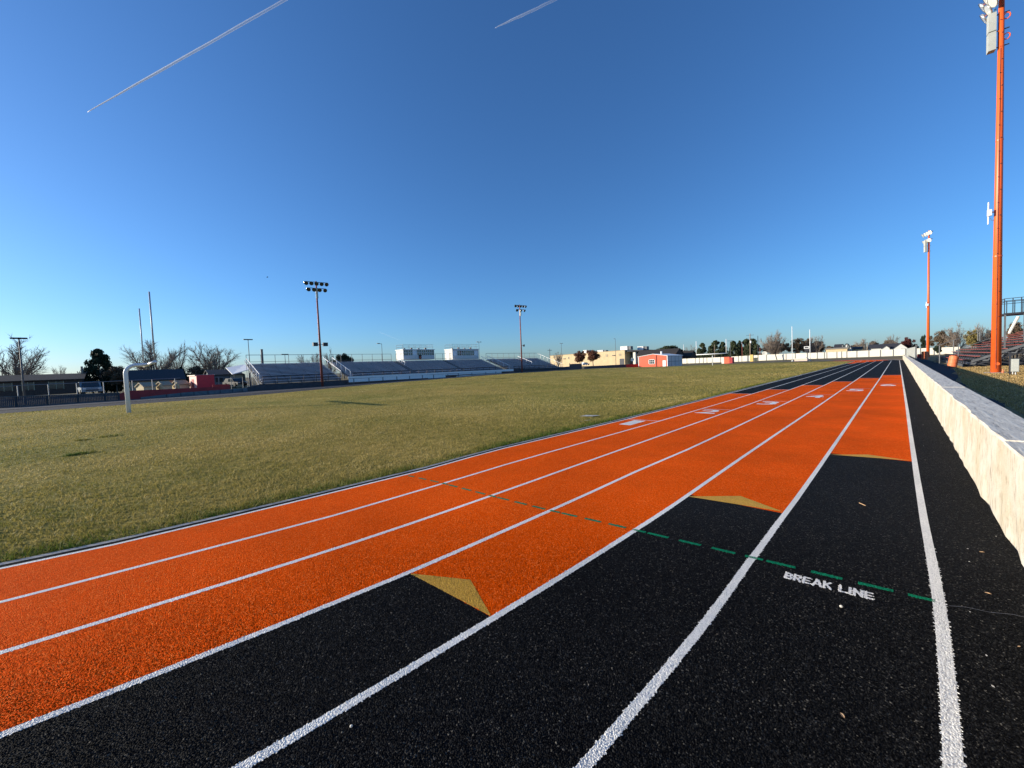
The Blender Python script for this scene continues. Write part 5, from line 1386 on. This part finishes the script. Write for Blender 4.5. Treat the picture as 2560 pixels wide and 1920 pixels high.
def proto(key):
    if key in PROTO: return PROTO[key]
    k, v = key
    if k == 'bare': big, tw = bare_mesh(10+v, (.95, .8, 1.05)[v % 3], (.02, 0, .03)[v % 3]); mats = (m_bark, m_twig)
    else:
        M = dict(ev=M_EV, evg=M_EV2, rb=M_RB, dr=M_DR, br=M_BR, ol=M_OL)[k]
        big, tw = leafy_mesh(30+v*7+len(k), 9500 if k.startswith('ev') else 7000, 'cone' if k.startswith('ev') and v < 5 else 'round', .025 if k.startswith('ev') else .021); mats = (m_bark, M)
    out = []
    for mbx, nm, mt in ((big, 'trunk', mats[0]), (tw, 'crown', mats[1])):
        me = bpy.data.meshes.new(nm); me.from_pydata(mbx.v, [], mbx.f); me.materials.append(mt); out.append(me)
    PROTO[key] = out; return out
def tree(kind, var, u, vb, vt, uw, label, X=None, Y=None, name=None, rot=None, group=None):
    f = (lambda a, b: atY(a, b, Y)) if Y else (lambda a, b: atX(a, b, X))
    b = f(u, vb); t_ = f(u, vt); e0, e1 = f(u-uw/2, vb), f(u+uw/2, vb); wd = (e1-e0).length
    if Y is None: wd = abs(e1.y-e0.y)
    zb = min(b.z, .0) if b.z < 1.2 else 0.0
    zb = -.3; Ht = t_.z-zb
    nm = name or {'bare': 'bare_tree', 'ev': 'evergreen_tree', 'evg': 'evergreen_tree'}.get(kind, 'leafy_tree')
    t = thing(nm, (b.x, b.y, zb), label, 'tree', group or {'bare': 'bare trees beyond the field', 'ev': 'evergreens beyond the field', 'evg': 'evergreens beyond the field'}.get(kind, 'leafy autumn trees beyond the field'))
    for me, n2 in zip(proto((kind, var)), ('trunk', 'crown')):
        o = bpy.data.objects.new(n2, me); COL.objects.link(o); o.parent = t
    t.scale = (wd, wd, Ht); t.rotation_euler = (0, 0, random.uniform(0, 6.28) if rot is None else rot)
    return t
# left
tree('bare', 0, 38, 965, 848, 320, 'broad bare tree with spreading limbs at the far left edge', X=-125)
tree('bare', 3, 150, 955, 915, 60, 'small bare tree low behind the roof right of the broad bare tree', X=-150)
tree('ev', 0, 252, 965, 872, 105, 'dense dark evergreen left of the near goalpost', X=-112)
tree('br', 1, 292, 965, 912, 75, 'brown bush right of the dark evergreen behind the goalpost', X=-106, name='shrub')
tree('bare', 1, 385, 955, 852, 165, 'wide bare tree directly behind the goalpost uprights', X=-118, rot=.6)
tree('bare', 2, 447, 955, 858, 85, 'narrower bare tree between the two wide ones right of the goalpost', X=-121)
tree('bare', 4, 535, 955, 860, 160, 'wide bare tree left of the stands behind the red hut', X=-118, rot=2.2)
tree('ev', 2, 457, 960, 916, 34, 'small dark evergreen below the bare trees behind the red hut', X=-108)
tree('br', 3, 318, 960, 925, 80, 'low brown shrub under the bare tree behind the near goalpost post', X=-108, name='shrub')
tree('br', 4, 500, 965, 915, 90, 'brown thicket at the foot of the bare tree left of the stands', X=-112, name='shrub')
tree('bare', 5, 775, 930, 885, 90, 'bare tree top showing above the rail of the left stand', X=-140)
tree('bare', 0, 828, 930, 872, 40, 'small bare tree between the left and central stands', X=-140)
tree('ev', 7, 860, 930, 880, 46, 'round dark evergreen top above the central stand rail', X=-130)
tree('ev', 6, 875, 930, 890, 34, 'lower dark evergreen crown beside the round one above the stand', X=-132)
# by school
tree('rb', 0, 1450, 914, 874, 30, 'red brown leafy tree in front of the tan school, left of two', Y=190)
tree('rb', 2, 1483, 914, 871, 34, 'taller red brown leafy tree in front of the tan school, right of two', Y=190)
tree('bare', 1, 1396, 910, 880, 22, 'small bare tree before the left end of the tan school', Y=190)
tree('br', 2, 1440, 925, 908, 20, 'dark shrub beside the black gate', Y=160, name='shrub')
# centre right
tree('evg', 6, 1677, 890, 859, 70, 'round topped evergreen behind the low dark roof', Y=260)
tree('bare', 2, 1728, 892, 862, 38, 'bare tree left of the pointed evergreen by the far goal', Y=260)
tree('evg', 1, 1756, 893, 857, 37, 'pointed evergreen inside the left half of the far goal', Y=250)
tree('evg', 2, 1788, 893, 849, 45, 'tall pine left of the far goal right upright', Y=245)
tree('evg', 3, 1807, 893, 853, 29, 'narrow pine just left of the far goal right upright', Y=245)
tree('evg', 4, 1834, 893, 852, 35, 'pine right of the far goal beside the double lamp post', Y=240)
tree('evg', 0, 1849, 893, 851, 32, 'pine left of the reddish slim pole', Y=242)
tree('evg', 1, 1866, 893, 847, 40, 'pine just left of the utility pole', Y=243)
tree('evg', 3, 1883, 893, 845, 45, 'tall pine just right of the utility pole', Y=243)
tree('bare', 4, 1936, 893, 829, 82, 'big bare tree with upright limbs behind the white fence', Y=235)
tree('br', 2, 1935, 893, 849, 76, 'brown leafy mass below the big bare tree behind the fence', Y=245)
tree('br', 5, 1990, 893, 846, 50, 'dark brown tree behind the left white net pole', Y=240)
tree('bare', 5, 2035, 890, 840, 70, 'bare brown tree right of the scoreboard', Y=245)
tree('br', 0, 2040, 890, 850, 64, 'rounded brown tree at the left of the white houses', Y=252)
tree('br', 3, 2015, 890, 844, 44, 'brown tree directly behind the scoreboard', Y=250)
tree('bare', 1, 2160, 880, 847, 60, 'bare tree between the white gabled house and the long roof', Y=285)
tree('br', 4, 2185, 880, 852, 34, 'dull brown round tree behind the long dark roof', Y=290)
tree('bare', 3, 2232, 878, 837, 42, 'bare tree rising behind the right end of the long roof', Y=290)
tree('br', 1, 2225, 878, 848, 46, 'brown rounded tree behind the white garage', Y=300)
tree('dr', 0, 2270, 880, 840, 40, 'dark red leafy tree beside the white garage', Y=240)
tree('ev', 7, 2287, 880, 858, 18, 'small dark evergreen beside the dark red tree', Y=245)
for u, vt, w, lab in ((2075, 862, 30, 'low brown scrub left of the white gabled house'), (2140, 858, 44, 'low brown scrub right behind the white gabled house')):
    tree('br', 2, u, 885, vt, w, lab, Y=320, name='shrub')
# right of second pole
tree('ev', 6, 2308, 885, 838, 18, 'dark evergreen left of the distant orange pole', Y=215)
tree('br', 5, 2350, 885, 826, 60, 'dense brown tree right of the distant orange pole', Y=225)
tree('br', 3, 2378, 885, 830, 56, 'lighter brown tree behind the handrail of the red stand', Y=210)
tree('bare', 0, 2392, 885, 808, 92, 'large bare tree behind the red stand left of the near orange pole', Y=205)
tree('bare', 4, 2450, 880, 810, 80, 'bare tree behind the red stand just left of the near orange pole', Y=210)
tree('ol', 0, 2430, 880, 821, 46, 'olive yellow leafy tree behind the red stand', Y=190)
tree('br', 0, 2478, 880, 822, 40, 'brown tree half hidden by the near orange pole', Y=215)
tree('br', 1, 2535, 870, 803, 60, 'brown tree seen under the black viewing platform', Y=225)
tree('ev', 7, 2345, 890, 862, 26, 'low dark evergreen at the foot of the brown tree by the distant pole', Y=190)

# ------------------------------------------------------------------ sky things
def contrail(u0_, v0_, u1_, v1_, label, alt, r0_, r1_, dens, ext=.25):
    def sky(u, v): d = ray(u, v); t = (alt-CH)/d.z; return Vector((d.x*t, d.y*t, alt))
    A_, B_ = sky(u0_, v0_), sky(u1_, v1_); B_ = B_+(B_-A_)*ext
    mb = MB(); n = 60; pts = []; rs = []
    for i in range(n+1):
        f = i/n; pts.append(A_.lerp(B_, f)+Vector((0, 0, 5*math.sin(f*9)+3*math.sin(f*31)))); rs.append(r0_+(r1_-r0_)*min(1, f*3)**.8*(1+.05*math.sin(f*40)))
    mb.tube(pts, rs, 16)
    o = mb.build('contrail', dens[2], smooth=True)
    at = o.data.attributes.new('vapour', 'FLOAT', 'POINT'); vals = np.repeat(np.linspace(0, 1, n+1), 16)
    at.data.foreach_set('value', (dens[0]+(dens[1]-dens[0])*vals**.8).astype(np.float32))
    return tag(o, label, 'contrail', 'contrails in the blue sky')
def vap():
    M = bpy.data.materials.new('vapour'); M.use_nodes = True; nt = M.node_tree; nt.nodes.clear()
    out = nt.nodes.new('ShaderNodeOutputMaterial'); tr = nt.nodes.new('ShaderNodeBsdfTransparent')
    tl = nt.nodes.new('ShaderNodeBsdfTranslucent'); df = nt.nodes.new('ShaderNodeBsdfDiffuse')
    for n_ in (tl, df): n_.inputs[0].default_value = (.95, .95, .95, 1)
    m1 = nt.nodes.new('ShaderNodeMixShader'); nt.links.new(tl.outputs[0], m1.inputs[1]); nt.links.new(df.outputs[0], m1.inputs[2])
    at = nt.nodes.new('ShaderNodeAttribute'); at.attribute_name = 'vapour'
    tc = nt.nodes.new('ShaderNodeTexCoord'); n = noise(nt, tc.outputs['Object'], .0012, 2)
    mr = nt.nodes.new('ShaderNodeMath'); mr.operation = 'MULTIPLY'; r = ramp(nt, n.outputs[0], [(.2, (.9, .9, .9)), (.6, (1, 1, 1))])
    nt.links.new(r.outputs[0], mr.inputs[0]); nt.links.new(at.outputs['Fac'], mr.inputs[1])
    m2 = nt.nodes.new('ShaderNodeMixShader'); nt.links.new(mr.outputs[0], m2.inputs[0]); nt.links.new(tr.outputs[0], m2.inputs[1]); nt.links.new(m1.outputs[0], m2.inputs[2])
    nt.links.new(m2.outputs[0], out.inputs[0]); return M
mv = vap()
contrail(219, 280, 712, 0, 'long bright white contrail across the upper left sky', 9500, 9, 30, (.95, .14, mv))
contrail(1238, 70, 1386, 0, 'short faint contrail at the top centre of the sky', 10500, 8, 34, (.34, .10, mv))
contrail(948, 830, 992, 848, 'very short faint contrail low above the stands', 9500, 60, 120, (.05, .02, mv))
c = ray(668, 693); c = Vector((0, 0, CH))+c*(120/c.length)
mb = MB(); mb.lathe(c-Vector((0, .2, 0)), (0, 1, 0), [(0, 0), (.1, .07), (.3, .08), (.45, .03), (.5, 0)], 8)
b = thing('bird', c, 'tiny dark bird flying in the sky above the left stand', 'bird'); mb.build('body', m_bird, b)
for s in (-1, 1):
    mb = MB(); mb.prism([(c.x, c.y-.05, c.z), (c.x+s*.25, c.y-.02, c.z+.12), (c.x+s*.5, c.y+.05, c.z+.08), (c.x+s*.25, c.y+.12, c.z+.1), (c.x, c.y+.1, c.z)], (0, 0, .015)); mb.build('wing', m_bird, b)

# ------------------------------------------------------------------ light
EL, SX, SY = R_(12.8), -.735, -.677
w = bpy.data.worlds.new('World'); scn.world = w; w.use_nodes = True; nt = w.node_tree
bg = nt.nodes['Background']; sky = nt.nodes.new('ShaderNodeTexSky'); sky.sky_type = 'NISHITA'
sky.sun_disc = False; sky.sun_elevation = EL; sky.sun_rotation = math.atan2(SX, SY)
sky.air_density = 1.0; sky.dust_density = .55; sky.ozone_density = 7.0; sky.altitude = 0
nt.links.new(sky.outputs[0], bg.inputs[0]); bg.inputs[1].default_value = .11
sl_ = bpy.data.lights.new('sun', 'SUN'); so = bpy.data.objects.new('sun', sl_); COL.objects.link(so)
sl_.energy = 4.0; sl_.angle = R_(.53); sl_.color = (1, .90, .74)
d = Vector((SX*math.cos(EL), SY*math.cos(EL), math.sin(EL))); so.rotation_euler = d.to_track_quat('Z', 'Y').to_euler()
so.location = (0, 0, 50)
vs_ = scn.view_settings; vs_.view_transform = 'Standard'; vs_.look = 'None'; vs_.gamma = 1; vs_.exposure = .9; vs_.use_curve_mapping = False
